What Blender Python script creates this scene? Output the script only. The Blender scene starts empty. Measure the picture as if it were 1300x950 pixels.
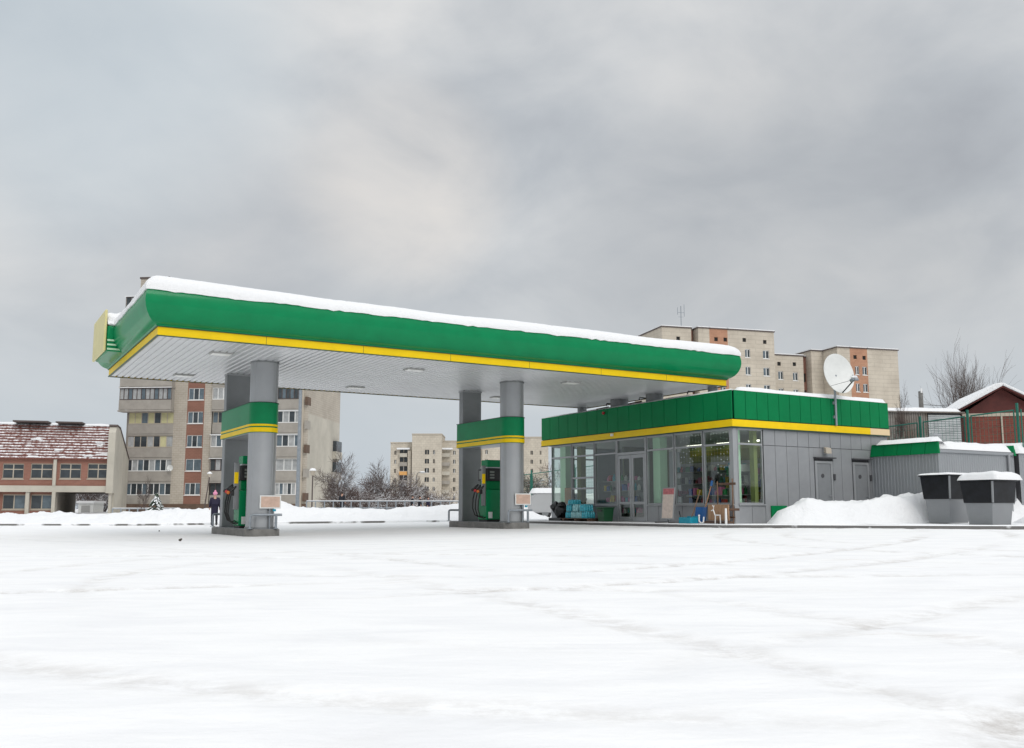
import bpy, bmesh, math, random
from mathutils import Vector, Matrix, noise
R = math.radians
random.seed(7)
S = bpy.context.scene
COL = S.collection

# ------------------------------------------------------------------ camera
F, TH, HC = 1182.0, R(7.3), 0.8
cam_d = bpy.data.cameras.new('camera'); cam = bpy.data.objects.new('camera', cam_d); COL.objects.link(cam)
cam.location = (0, 0, HC); cam.rotation_euler = (R(90) + TH, 0, 0)
cam_d.sensor_width = 36; cam_d.lens = F / 1300 * 36
cam_d.shift_y = 0.0151; cam_d.clip_start = 0.05; cam_d.clip_end = 6000
S.camera = cam

# ------------------------------------------------------------------ sky and sun
SUN_EL, SUN_AZ = R(38), R(150)          # azimuth clockwise from +Y (view direction)
W = bpy.data.worlds.new('World'); S.world = W; W.use_nodes = True
nt = W.node_tree; N = nt.nodes; L = nt.links; N.clear()
def nd(tree, typ, **kw):
    n = tree.nodes.new(typ)
    for k, v in kw.items():
        if k in n.inputs: n.inputs[k].default_value = v
        else: setattr(n, k, v)
    return n
def wmath(op, a, b=None, clamp=False):
    n = N.new('ShaderNodeMath'); n.operation = op; n.use_clamp = clamp
    for i, x in enumerate((a, b)):
        if x is None: continue
        if isinstance(x, (int, float)): n.inputs[i].default_value = x
        else: L.new(x, n.inputs[i])
    return n.outputs[0]
def wmix(fac, a, b, mode='MIX'):
    n = N.new('ShaderNodeMix'); n.data_type = 'RGBA'; n.blend_type = mode
    for i, x in ((0, fac), (6, a), (7, b)):
        if isinstance(x, (int, float)): n.inputs[i].default_value = x
        elif isinstance(x, tuple): n.inputs[i].default_value = x
        else: L.new(x, n.inputs[i])
    return n.outputs[2]
def wramp(fac, stops):
    n = N.new('ShaderNodeValToRGB'); L.new(fac, n.inputs[0])
    e = n.color_ramp.elements
    while len(e) < len(stops): e.new(0.5)
    for q, (p, c) in zip(e, stops): q.position = p; q.color = (*c, 1) if len(c) == 3 else c
    return n.outputs[0]
tc = N.new('ShaderNodeTexCoord')
sep = N.new('ShaderNodeSeparateXYZ'); L.new(tc.outputs['Generated'], sep.inputs[0])
zc = wmath('MAXIMUM', sep.outputs[2], 0.0)
mp = N.new('ShaderNodeMapping'); L.new(tc.outputs['Generated'], mp.inputs[0]); mp.inputs['Location'].default_value = (1.3, 4.2, 0.6); mp.inputs['Rotation'].default_value = (0, R(28), 0); mp.inputs['Scale'].default_value = (1.0, 1.0, 1.7)
n1 = nd(nt, 'ShaderNodeTexNoise', Scale=1.9, Detail=4.0, Roughness=0.48, Distortion=0.35); L.new(mp.outputs[0], n1.inputs['Vector'])
n2 = nd(nt, 'ShaderNodeTexNoise', Scale=5.2, Detail=7.0, Roughness=0.55, Distortion=0.3); L.new(mp.outputs[0], n2.inputs['Vector'])
cl = wmath('ADD', wmath('MULTIPLY', n1.outputs[0], 0.66), wmath('MULTIPLY', n2.outputs[0], 0.34))
cloud = wramp(cl, [(0.34, (0.44, 0.465, 0.505)), (0.44, (0.56, 0.59, 0.625)), (0.52, (0.68, 0.70, 0.72)), (0.62, (0.84, 0.84, 0.835))])
# thin place in the cloud where the light comes through
def blob(az, el, k0, k1):
    d = (math.sin(az) * math.cos(el), math.cos(az) * math.cos(el), math.sin(el))
    v = N.new('ShaderNodeVectorMath'); v.operation = 'DOT_PRODUCT'; L.new(tc.outputs['Generated'], v.inputs[0]); v.inputs[1].default_value = d
    m = N.new('ShaderNodeMapRange'); m.interpolation_type = 'SMOOTHSTEP'; L.new(v.outputs['Value'], m.inputs[0])
    m.inputs[1].default_value = math.cos(k0); m.inputs[2].default_value = math.cos(k1); return m.outputs[0]
b1 = wmath('MULTIPLY', blob(R(-7), R(19.5), R(7.5), R(0.5)), wmath('MULTIPLY', n2.outputs[0], 1.5))
cloud = wmix(wmath('MULTIPLY', b1, 0.95, True), cloud, (0.87, 0.83, 0.79, 1))
b2 = blob(R(17), R(13.5), R(17), R(3)); cloud = wmix(wmath('MULTIPLY', b2, 0.30), cloud, (0.40, 0.41, 0.43, 1))
b3 = blob(R(-17), R(15.5), R(9), R(1)); cloud = wmix(wmath('MULTIPLY', b3, 0.30), cloud, (0.43, 0.445, 0.48, 1))
b4 = blob(R(-26), R(26), R(14), R(2)); cloud = wmix(wmath('MULTIPLY', b4, 0.65), cloud, (0.62, 0.70, 0.76, 1))
# bluish air low over the horizon on the left and in the middle
mr = N.new('ShaderNodeMapRange'); mr.interpolation_type = 'SMOOTHSTEP'; L.new(zc, mr.inputs[0]); mr.inputs[1].default_value = 0.24; mr.inputs[2].default_value = 0.02
low = wmath('MULTIPLY', mr.outputs[0], 0.85)
cloud = wmix(low, cloud, (0.58, 0.65, 0.72, 1))
# an overcast sky is brighter towards the zenith
mz = N.new('ShaderNodeMapRange'); mz.interpolation_type = 'SMOOTHSTEP'; L.new(zc, mz.inputs[0]); mz.inputs[1].default_value = 0.52; mz.inputs[2].default_value = 0.95; mz.inputs[3].default_value = 1.0; mz.inputs[4].default_value = 2.6
vs = N.new('ShaderNodeVectorMath'); vs.operation = 'SCALE'; L.new(cloud, vs.inputs[0]); L.new(mz.outputs[0], vs.inputs['Scale'])
sky = nd(nt, 'ShaderNodeTexSky', sky_type='NISHITA'); sky.sun_disc = False; sky.sun_elevation = SUN_EL; sky.sun_rotation = SUN_AZ; sky.air_density = 1.5; sky.dust_density = 2.0
bgS = N.new('ShaderNodeBackground'); L.new(sky.outputs[0], bgS.inputs[0]); bgS.inputs[1].default_value = 0.06
bgC = N.new('ShaderNodeBackground'); L.new(vs.outputs[0], bgC.inputs[0]); bgC.inputs[1].default_value = 1.0
mxs = N.new('ShaderNodeMixShader'); mxs.inputs[0].default_value = 0.92; L.new(bgS.outputs[0], mxs.inputs[1]); L.new(bgC.outputs[0], mxs.inputs[2])
wo = N.new('ShaderNodeOutputWorld'); L.new(mxs.outputs[0], wo.inputs[0])

sd = bpy.data.lights.new('sun', 'SUN'); sd.energy = 1.3; sd.angle = R(25); sd.color = (1, 0.97, 0.93)
so = bpy.data.objects.new('sun', sd); COL.objects.link(so)
sdir = Vector((math.sin(SUN_AZ) * math.cos(SUN_EL), math.cos(SUN_AZ) * math.cos(SUN_EL), math.sin(SUN_EL)))
so.rotation_euler = sdir.to_track_quat('Z', 'Y').to_euler(); so.location = (20, -30, 40)
S.view_settings.view_transform = 'Standard'; S.view_settings.look = 'None'; S.view_settings.gamma = 1; S.view_settings.exposure = -0.08

# ------------------------------------------------------------------ materials
def mat(name, col, rough=0.6, metal=0.0, var=0.0, vscale=3.0, bump=0.0, bscale=30.0, col2=None, coat=0.0, spec=0.5):
    m = bpy.data.materials.new(name); m.use_nodes = True; t = m.node_tree; b = t.nodes['Principled BSDF']
    b.inputs['Base Color'].default_value = (*col, 1); b.inputs['Roughness'].default_value = rough; b.inputs['Metallic'].default_value = metal
    b.inputs['Coat Weight'].default_value = coat; b.inputs['Coat Roughness'].default_value = 0.12; b.inputs['Specular IOR Level'].default_value = spec
    c = t.nodes.new('ShaderNodeTexCoord')
    if var > 0 or col2:
        n = t.nodes.new('ShaderNodeTexNoise'); n.inputs['Scale'].default_value = vscale; n.inputs['Detail'].default_value = 7; n.inputs['Roughness'].default_value = 0.65
        t.links.new(c.outputs['Object'], n.inputs['Vector'])
        r = t.nodes.new('ShaderNodeValToRGB'); t.links.new(n.outputs[0], r.inputs[0])
        c2 = col2 or tuple(x * (1 - var) for x in col)
        r.color_ramp.elements[0].position = 0.35; r.color_ramp.elements[0].color = (*c2, 1)
        r.color_ramp.elements[1].position = 0.65; r.color_ramp.elements[1].color = (*(min(1, x * (1 + var * 0.5)) for x in col), 1)
        t.links.new(r.outputs[0], b.inputs['Base Color'])
    if bump > 0:
        n = t.nodes.new('ShaderNodeTexNoise'); n.inputs['Scale'].default_value = bscale; n.inputs['Detail'].default_value = 5
        t.links.new(c.outputs['Object'], n.inputs['Vector'])
        bb = t.nodes.new('ShaderNodeBump'); bb.inputs['Strength'].default_value = bump; bb.inputs['Distance'].default_value = 0.02
        t.links.new(n.outputs[0], bb.inputs['Height']); t.links.new(bb.outputs[0], b.inputs['Normal'])
    return m
def brick(name, c1, c2, mortar, w=0.26, h=0.09, msize=0.012):
    """bricks laid in the object's X-Z / Y-Z planes"""
    m = bpy.data.materials.new(name); m.use_nodes = True; t = m.node_tree; b = t.nodes['Principled BSDF']; b.inputs['Roughness'].default_value = 0.85
    c = t.nodes.new('ShaderNodeTexCoord'); sp = t.nodes.new('ShaderNodeSeparateXYZ'); t.links.new(c.outputs['Object'], sp.inputs[0])
    ad = t.nodes.new('ShaderNodeMath'); t.links.new(sp.outputs[0], ad.inputs[0]); t.links.new(sp.outputs[1], ad.inputs[1])
    cb = t.nodes.new('ShaderNodeCombineXYZ'); t.links.new(ad.outputs[0], cb.inputs[0]); t.links.new(sp.outputs[2], cb.inputs[1])
    k = t.nodes.new('ShaderNodeTexBrick'); t.links.new(cb.outputs[0], k.inputs['Vector'])
    k.inputs['Color1'].default_value = (*c1, 1); k.inputs['Color2'].default_value = (*c2, 1); k.inputs['Mortar'].default_value = (*mortar, 1)
    k.inputs['Scale'].default_value = 1; k.inputs['Brick Width'].default_value = w; k.inputs['Row Height'].default_value = h; k.inputs['Mortar Size'].default_value = msize
    n = t.nodes.new('ShaderNodeTexNoise'); n.inputs['Scale'].default_value = 0.35; n.inputs['Detail'].default_value = 8; n.inputs['Roughness'].default_value = 0.7; t.links.new(c.outputs['Object'], n.inputs['Vector'])
    r = t.nodes.new('ShaderNodeValToRGB'); r.color_ramp.elements[0].position = 0.3; r.color_ramp.elements[0].color = (0.84, 0.82, 0.80, 1); r.color_ramp.elements[1].position = 0.62; r.color_ramp.elements[1].color = (1.06, 1.05, 1.03, 1)
    t.links.new(n.outputs[0], r.inputs[0])
    mx = t.nodes.new('ShaderNodeMix'); mx.data_type = 'RGBA'; mx.blend_type = 'MULTIPLY'; mx.inputs[0].default_value = 1
    t.links.new(k.outputs[0], mx.inputs[6]); t.links.new(r.outputs[0], mx.inputs[7]); t.links.new(mx.outputs[2], b.inputs['Base Color'])
    return m
def snowmat(name, big=False):
    m = bpy.data.materials.new(name); m.use_nodes = True; t = m.node_tree; b = t.nodes['Principled BSDF']
    b.inputs['Roughness'].default_value = 0.65; b.inputs['Specular IOR Level'].default_value = 0.25
    c = t.nodes.new('ShaderNodeTexCoord')
    col = (0.765, 0.768, 0.775)
    if big:
        # packed snow streaked by tyres, a few traces of brown grit
        mpp = t.nodes.new('ShaderNodeMapping'); mpp.inputs['Rotation'].default_value = (0, 0, R(-14)); mpp.inputs['Scale'].default_value = (0.35, 1.0, 1); t.links.new(c.outputs['Object'], mpp.inputs[0])
        na = t.nodes.new('ShaderNodeTexNoise'); na.inputs['Scale'].default_value = 2.2; na.inputs['Detail'].default_value = 9; na.inputs['Roughness'].default_value = 0.62; na.inputs['Distortion'].default_value = 0.6; t.links.new(mpp.outputs[0], na.inputs[0])
        ra = t.nodes.new('ShaderNodeValToRGB'); t.links.new(na.outputs[0], ra.inputs[0])
        ra.color_ramp.elements[0].position = 0.36; ra.color_ramp.elements[0].color = (0.77, 0.768, 0.772, 1); ra.color_ramp.elements[1].position = 0.56; ra.color_ramp.elements[1].color = (0.825, 0.82, 0.815, 1)
        nb = t.nodes.new('ShaderNodeTexNoise'); nb.inputs['Scale'].default_value = 0.55; nb.inputs['Detail'].default_value = 10; nb.inputs['Roughness'].default_value = 0.78; t.links.new(mpp.outputs[0], nb.inputs[0])
        rb = t.nodes.new('ShaderNodeValToRGB'); t.links.new(nb.outputs[0], rb.inputs[0])
        rb.color_ramp.elements[0].position = 0.60; rb.color_ramp.elements[0].color = (0, 0, 0, 1); rb.color_ramp.elements[1].position = 0.76; rb.color_ramp.elements[1].color = (0.7, 0.7, 0.7, 1)
        mx = t.nodes.new('ShaderNodeMix'); mx.data_type = 'RGBA'; t.links.new(rb.outputs[0], mx.inputs[0]); t.links.new(ra.outputs[0], mx.inputs[6]); mx.inputs[7].default_value = (0.52, 0.46, 0.42, 1)
        at_ = t.nodes.new('ShaderNodeAttribute'); at_.attribute_name = 'track'
        nt_ = t.nodes.new('ShaderNodeTexNoise'); nt_.inputs['Scale'].default_value = 3.0; nt_.inputs['Detail'].default_value = 8; nt_.inputs['Roughness'].default_value = 0.75; t.links.new(c.outputs['Object'], nt_.inputs[0])
        rt = t.nodes.new('ShaderNodeMapRange'); t.links.new(nt_.outputs[0], rt.inputs[0]); rt.inputs[1].default_value = 0.42; rt.inputs[2].default_value = 0.60
        mt = t.nodes.new('ShaderNodeMath'); mt.operation = 'MULTIPLY'; t.links.new(rt.outputs[0], mt.inputs[0]); t.links.new(at_.outputs['Fac'], mt.inputs[1])
        mx2 = t.nodes.new('ShaderNodeMix'); mx2.data_type = 'RGBA'; t.links.new(mt.outputs[0], mx2.inputs[0]); t.links.new(mx.outputs[2], mx2.inputs[6]); mx2.inputs[7].default_value = (0.52, 0.495, 0.47, 1)
        t.links.new(mx2.outputs[2], b.inputs['Base Color'])
        h2 = t.nodes.new('ShaderNodeTexNoise'); h2.inputs['Scale'].default_value = 7; h2.inputs['Detail'].default_value = 8; t.links.new(mpp.outputs[0], h2.inputs[0])
        h3 = t.nodes.new('ShaderNodeTexNoise'); h3.inputs['Scale'].default_value = 16; h3.inputs['Detail'].default_value = 6; t.links.new(c.outputs['Object'], h3.inputs[0])
        ad = t.nodes.new('ShaderNodeMath'); ad.operation = 'MULTIPLY_ADD'; t.links.new(h3.outputs[0], ad.inputs[0]); ad.inputs[1].default_value = 0.35; t.links.new(h2.outputs[0], ad.inputs[2])
        ad2 = t.nodes.new('ShaderNodeMath'); ad2.operation = 'ADD'; t.links.new(ad.outputs[0], ad2.inputs[0]); t.links.new(na.outputs[0], ad2.inputs[1])
        bb = t.nodes.new('ShaderNodeBump'); bb.inputs['Strength'].default_value = 0.35; bb.inputs['Distance'].default_value = 0.03
        t.links.new(ad2.outputs[0], bb.inputs['Height']); t.links.new(bb.outputs[0], b.inputs['Normal'])
    else:
        b.inputs['Base Color'].default_value = (*col, 1)
        n = t.nodes.new('ShaderNodeTexNoise'); n.inputs['Scale'].default_value = 5; n.inputs['Detail'].default_value = 9; n.inputs['Roughness'].default_value = 0.6; t.links.new(c.outputs['Object'], n.inputs[0])
        bb = t.nodes.new('ShaderNodeBump'); bb.inputs['Strength'].default_value = 0.55; bb.inputs['Distance'].default_value = 0.08
        t.links.new(n.outputs[0], bb.inputs['Height']); t.links.new(bb.outputs[0], b.inputs['Normal'])
    return m
def dusted(name, col, thresh=0.45, scale=6.0, col2=None, patch=0.12):
    """snow lies on whatever faces up"""
    m = bpy.data.materials.new(name); m.use_nodes = True; t = m.node_tree; b = t.nodes['Principled BSDF']; b.inputs['Roughness'].default_value = 0.85
    g = t.nodes.new('ShaderNodeNewGeometry'); sp = t.nodes.new('ShaderNodeSeparateXYZ'); t.links.new(g.outputs['True Normal'], sp.inputs[0])
    c = t.nodes.new('ShaderNodeTexCoord'); n = t.nodes.new('ShaderNodeTexNoise'); n.inputs['Scale'].default_value = scale; n.inputs['Detail'].default_value = 6; t.links.new(c.outputs['Object'], n.inputs[0])
    ad = t.nodes.new('ShaderNodeMath'); ad.operation = 'MULTIPLY_ADD'; t.links.new(n.outputs[0], ad.inputs[0]); ad.inputs[1].default_value = 1.2; t.links.new(sp.outputs[2], ad.inputs[2])
    mr = t.nodes.new('ShaderNodeMapRange'); t.links.new(ad.outputs[0], mr.inputs[0]); mr.inputs[1].default_value = thresh + 0.6 - patch; mr.inputs[2].default_value = thresh + 0.6 + patch
    mx = t.nodes.new('ShaderNodeMix'); mx.data_type = 'RGBA'; t.links.new(mr.outputs[0], mx.inputs[0]); mx.inputs[6].default_value = (*col, 1); mx.inputs[7].default_value = (0.85, 0.855, 0.865, 1)
    t.links.new(mx.outputs[2], b.inputs['Base Color'])
    return m
def glassmat(name, tint=(0.93, 0.965, 0.945), refl=0.055):
    m = bpy.data.materials.new(name); m.use_nodes = True; t = m.node_tree; t.nodes.clear()
    o = t.nodes.new('ShaderNodeOutputMaterial'); tr = t.nodes.new('ShaderNodeBsdfTransparent'); tr.inputs[0].default_value = (*tint, 1)
    gl = t.nodes.new('ShaderNodeBsdfGlossy'); gl.inputs['Roughness'].default_value = 0.02
    fr = t.nodes.new('ShaderNodeLayerWeight'); fr.inputs[0].default_value = 0.5
    pw = t.nodes.new('ShaderNodeMath'); pw.operation = 'POWER'; t.links.new(fr.outputs['Facing'], pw.inputs[0]); pw.inputs[1].default_value = 4.5
    ad = t.nodes.new('ShaderNodeMath'); ad.operation = 'MULTIPLY_ADD'; ad.use_clamp = True; t.links.new(pw.outputs[0], ad.inputs[0]); ad.inputs[1].default_value = 0.7; ad.inputs[2].default_value = refl
    mx = t.nodes.new('ShaderNodeMixShader'); t.links.new(ad.outputs[0], mx.inputs[0]); t.links.new(tr.outputs[0], mx.inputs[1]); t.links.new(gl.outputs[0], mx.inputs[2]); t.links.new(mx.outputs[0], o.inputs[0])
    return m
def corrugated(name, col, pitch, axis='X', rough=0.45, var=0.15, rust=None):
    m = mat(name, col, rough, 0.3, var, 0.8, col2=rust); t = m.node_tree; b = t.nodes['Principled BSDF']
    return m
M = dict(
    snow_ground=snowmat('packed_snow', True), snow=snowmat('fresh_snow'),
    green=mat('green_enamel', (0.0, 0.205, 0.072), 0.45, 0, 0.10, 1.5, coat=0.22, spec=0.12),
    green_panel=mat('green_panel', (0.0, 0.175, 0.056), 0.45, 0, 0.10, 1.1, coat=0.02, spec=0.12),
    green_dark=mat('green_joint', (0.003, 0.05, 0.025), 0.5),
    yellow=mat('yellow_enamel', (0.84, 0.57, 0.0), 0.45, 0, 0.06, 2, coat=0.05, spec=0.25),
    cream=mat('cream_yellow', (0.62, 0.56, 0.26), 0.45, 0, 0.08, 2),
    faded=mat('faded_yellow', (0.72, 0.55, 0.33), 0.5),
    soffit=mat('soffit_metal', (0.55, 0.56, 0.57), 0.38, 0.25, 0.05, 1.2),
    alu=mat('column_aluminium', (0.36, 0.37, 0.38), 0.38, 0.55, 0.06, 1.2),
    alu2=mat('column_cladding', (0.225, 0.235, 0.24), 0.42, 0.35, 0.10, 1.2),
    wallgrey=mat('grey_wall_panel', (0.30, 0.308, 0.32), 0.45, 0.25, 0.08, 1.3),
    joint=mat('panel_joint', (0.06, 0.06, 0.065), 0.8),
    framegrey=mat('window_frame_grey', (0.34, 0.35, 0.36), 0.42, 0.3, 0.05, 4),
    doorgrey=mat('door_grey', (0.24, 0.25, 0.26), 0.45, 0.2, 0.06, 4),
    concrete=mat('concrete', (0.20, 0.195, 0.185), 0.9, 0, 0.3, 3, 0.4, 25),
    kerb=dusted('kerb_concrete', (0.17, 0.165, 0.155), 0.0, 0.9, patch=0.05),
    kerb2=dusted('kerb_concrete_swept', (0.15, 0.145, 0.14), 0.20, 1.3, patch=0.06),
    paving=dusted('paving', (0.24, 0.235, 0.23), 0.86, 1.1, patch=0.15),
    black=mat('black_plastic', (0.012, 0.012, 0.013), 0.45, 0, 0.3, 6), rubber=mat('rubber', (0.01, 0.01, 0.01), 0.6),
    steel=mat('galvanised_rail', (0.30, 0.33, 0.36), 0.45, 0.5, 0.15, 8),
    white=mat('white_paint', (0.78, 0.78, 0.77), 0.5), offwhite=mat('dish_white', (0.70, 0.71, 0.69), 0.5, 0, 0.06, 3),
    red=mat('red_plastic', (0.45, 0.02, 0.03), 0.45), orange=mat('orange_plastic', (0.55, 0.14, 0.02), 0.5),
    paper=mat('faded_notice', (0.56, 0.40, 0.32), 0.8, 0, 0.14, 9), pinkpaper=mat('pink_print', (0.50, 0.16, 0.17), 0.8, 0, 0.3, 12), paleprint=mat('pale_print', (0.62, 0.52, 0.46), 0.8, 0, 0.15, 10),
    bluepl=mat('blue_plastic', (0.015, 0.10, 0.30), 0.4), tealpl=mat('teal_plastic', (0.01, 0.26, 0.36), 0.4), bottleblue=mat('blue_water_bottle', (0.07, 0.50, 0.62), 0.2, 0, 0.25, 14), bottlepale=mat('pale_water_bottle', (0.36, 0.68, 0.72), 0.2, 0, 0.2, 14),
    crate=mat('dark_green_plastic', (0.006, 0.07, 0.025), 0.45), wood=mat('weathered_wood', (0.22, 0.13, 0.08), 0.75, 0, 0.3, 6, 0.3, 30), wood2=mat('pale_wood', (0.42, 0.22, 0.12), 0.7, 0, 0.25, 6),
    darkwood=mat('dark_wood', (0.10, 0.055, 0.035), 0.75, 0, 0.3, 6), card=mat('cardboard', (0.36, 0.22, 0.13), 0.85, 0, 0.15, 4),
    glass=glassmat('shop_glass'), binblack=mat('black_bin_sheet', (0.008, 0.009, 0.012), 0.4, 0, 0.7, 2.5, spec=0.25), bingrey=mat('grey_bin_panel', (0.235, 0.245, 0.255), 0.5, 0.1, 0.06, 2),
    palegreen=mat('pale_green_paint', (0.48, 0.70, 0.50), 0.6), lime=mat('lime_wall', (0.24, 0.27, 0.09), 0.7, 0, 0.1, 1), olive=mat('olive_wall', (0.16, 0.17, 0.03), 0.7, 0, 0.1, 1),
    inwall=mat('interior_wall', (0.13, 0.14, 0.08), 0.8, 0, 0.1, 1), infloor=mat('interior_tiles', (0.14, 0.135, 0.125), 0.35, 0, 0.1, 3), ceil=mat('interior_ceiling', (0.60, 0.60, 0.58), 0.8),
    shelf=mat('shelf_metal', (0.35, 0.35, 0.34), 0.5),
    beige=brick('beige_silicate_brick', (0.445, 0.405, 0.35), (0.405, 0.37, 0.318), (0.36, 0.32, 0.265), 0.6, 0.28, 0.03),
    beige2=brick('pale_silicate_brick', (0.52, 0.475, 0.40), (0.485, 0.44, 0.37), (0.42, 0.385, 0.325), 1.1, 0.7, 0.05),
    beige3=brick('grey_beige_brick', (0.51, 0.462, 0.39), (0.48, 0.432, 0.362), (0.41, 0.37, 0.31), 3.4, 0.72, 0.045),
    panelconc=mat('loggia_concrete', (0.33, 0.305, 0.27), 0.9, 0, 0.14, 0.8, 0.2, 10), sideconc=mat('end_wall_concrete', (0.47, 0.44, 0.375), 0.9, 0, 0.16, 0.25),
    redbrick=brick('red_brown_brick', (0.235, 0.112, 0.083), (0.21, 0.10, 0.073), (0.25, 0.13, 0.09), 0.5, 0.2, 0.02),
    orangebrick=brick('orange_brick', (0.43, 0.235, 0.15), (0.39, 0.205, 0.13), (0.36, 0.20, 0.13), 0.8, 0.35, 0.02),
    lowbrick=brick('low_house_brick', (0.27, 0.125, 0.09), (0.235, 0.105, 0.078), (0.25, 0.14, 0.11), 0.5, 0.16, 0.02),
    plinth=mat('plinth_brown', (0.13, 0.085, 0.06), 0.9, 0, 0.3, 1),
    tile=dusted('red_roof_tiles', (0.17, 0.06, 0.045), 0.86, 2.8, patch=0.16), tilebase=mat('tile_under', (0.20, 0.05, 0.035), 0.8),
    garagebrick=brick('garage_red_brick', (0.20, 0.045, 0.03), (0.15, 0.035, 0.025), (0.17, 0.07, 0.05), 0.3, 0.1, 0.012),
    gableboard=mat('dark_red_boards', (0.085, 0.018, 0.014), 0.8, 0, 0.25, 2),
    wglass=mat('dark_pane', (0.045, 0.055, 0.062), 0.12, 0, 0.3, 1.2), wglass2=mat('blue_grey_pane', (0.11, 0.145, 0.17), 0.15, 0, 0.3, 1.2), curt=mat('pale_curtain', (0.36, 0.37, 0.37), 0.8, 0, 0.25, 2), curty=mat('yellow_curtain', (0.52, 0.49, 0.28), 0.8, 0, 0.1, 2), curto=mat('orange_curtain', (0.62, 0.33, 0.11), 0.8),
    wframe=mat('window_frame_white', (0.74, 0.74, 0.72), 0.6), bframe=mat('window_frame_brown', (0.08, 0.06, 0.055), 0.7), tframe=mat('window_frame_tan', (0.42, 0.37, 0.30), 0.7), voidm=mat('dark_opening', (0.02, 0.02, 0.02), 0.9),
    bark=dusted('snowy_bark', (0.085, 0.062, 0.055), 0.72, 7), barkdark=dusted('dark_bark', (0.10, 0.075, 0.065), 1.0, 5), fir=dusted('snowy_needles', (0.03, 0.05, 0.03), 0.45, 5),
    shrubm=dusted('snowy_twigs', (0.11, 0.075, 0.065), 0.62, 3),
    shedmetal=mat('weathered_sheet', (0.21, 0.20, 0.185), 0.6, 0.3, 0.35, 1.1, col2=(0.13, 0.10, 0.08)), shedmetal2=mat('zinc_sheet', (0.30, 0.32, 0.325), 0.45, 0.5, 0.2, 1.5), fgreen=mat('green_fence_paint', (0.006, 0.13, 0.09), 0.5),
    mesh=mat('fence_wire', (0.03, 0.14, 0.10), 0.6), bluewall=mat('annex_sheet', (0.31, 0.325, 0.34), 0.45, 0.3, 0.05, 1.2),
    skin=mat('skin', (0.52, 0.30, 0.22), 0.6), navy=mat('navy_coat', (0.011, 0.008, 0.030), 0.8), blackcoat=mat('black_coat', (0.010, 0.012, 0.018), 0.8), trousers=mat('dark_trousers', (0.014, 0.014, 0.022), 0.85), pink=mat('pink_wool', (0.70, 0.28, 0.42), 0.9), hair=mat('dark_hair', (0.03, 0.018, 0.012), 0.7), bagred=mat('maroon_bag', (0.12, 0.01, 0.025), 0.6), eye=mat('eye_dark', (0.02, 0.02, 0.02), 0.3),
    carpaint=mat('silver_grey_van', (0.45, 0.455, 0.46), 0.4, 0.2, 0.05, 1), lampglass=mat('lamp_diffuser', (0.80, 0.80, 0.78), 0.4), display=mat('display_black', (0.012, 0.012, 0.014), 0.2), lcd=mat('lcd_grey', (0.18, 0.20, 0.18), 0.3),
    clod=mat('dirty_clod', (0.07, 0.06, 0.05), 0.9),
    lit=None)
def emis(name, col, s):
    m = bpy.data.materials.new(name); m.use_nodes = True; b = m.node_tree.nodes['Principled BSDF']; b.inputs['Base Color'].default_value = (*col, 1); b.inputs['Emission Color'].default_value = (*col, 1); b.inputs['Emission Strength'].default_value = s; return m
M['tube'] = emis('added_interior_glow', (1, 0.97, 0.86), 3.5); M['garland'] = mat('garland_white', (0.8, 0.8, 0.8), 0.7)  # the emissive one serves the glow strips added inside the shop
GOODS = [mat('goods_' + n, c, 0.4) for n, c in dict(red=(0.40, 0.03, 0.03), blue=(0.04, 0.10, 0.34), white=(0.65, 0.65, 0.62), yellow=(0.60, 0.42, 0.04), green=(0.03, 0.22, 0.07), black=(0.02, 0.02, 0.02), pink=(0.60, 0.16, 0.32), cyan=(0.08, 0.38, 0.48)).items()]
GOODN = ['red', 'blue', 'white', 'yellow', 'green', 'black', 'pink', 'pale blue']

# ------------------------------------------------------------------ frames, things, mesh builder
class Fr:
    def __init__(s, ox=0, oy=0, oz=0, rot=0): s.ox, s.oy, s.oz, s.rot = ox, oy, oz, rot; s.c, s.s = math.cos(rot), math.sin(rot)
    def w(s, x, y, z=0): return Vector((s.ox + s.c * x - s.s * y, s.oy + s.s * x + s.c * y, s.oz + z))
WF = Fr()
AZ = R(59.212); ST = Fr(0, 0, 0, R(90) - AZ)      # the station's own axes: x = a (along canopy), y = b (across)
BASE = {}
def thing(name, label, cat, fr=WF, base=(0, 0, 0), group=None, kind=None):
    o = bpy.data.objects.new(name, None); COL.objects.link(o); o.empty_display_size = 0.3
    o.location = fr.w(*base); o.rotation_euler = (0, 0, fr.rot)
    o['label'] = label; o['category'] = cat
    if group: o['group'] = group
    if kind: o['kind'] = kind
    BASE[o.name] = Vector(base); return o
def base_of(o):
    while o.parent: o = o.parent
    return BASE[o.name]
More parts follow.
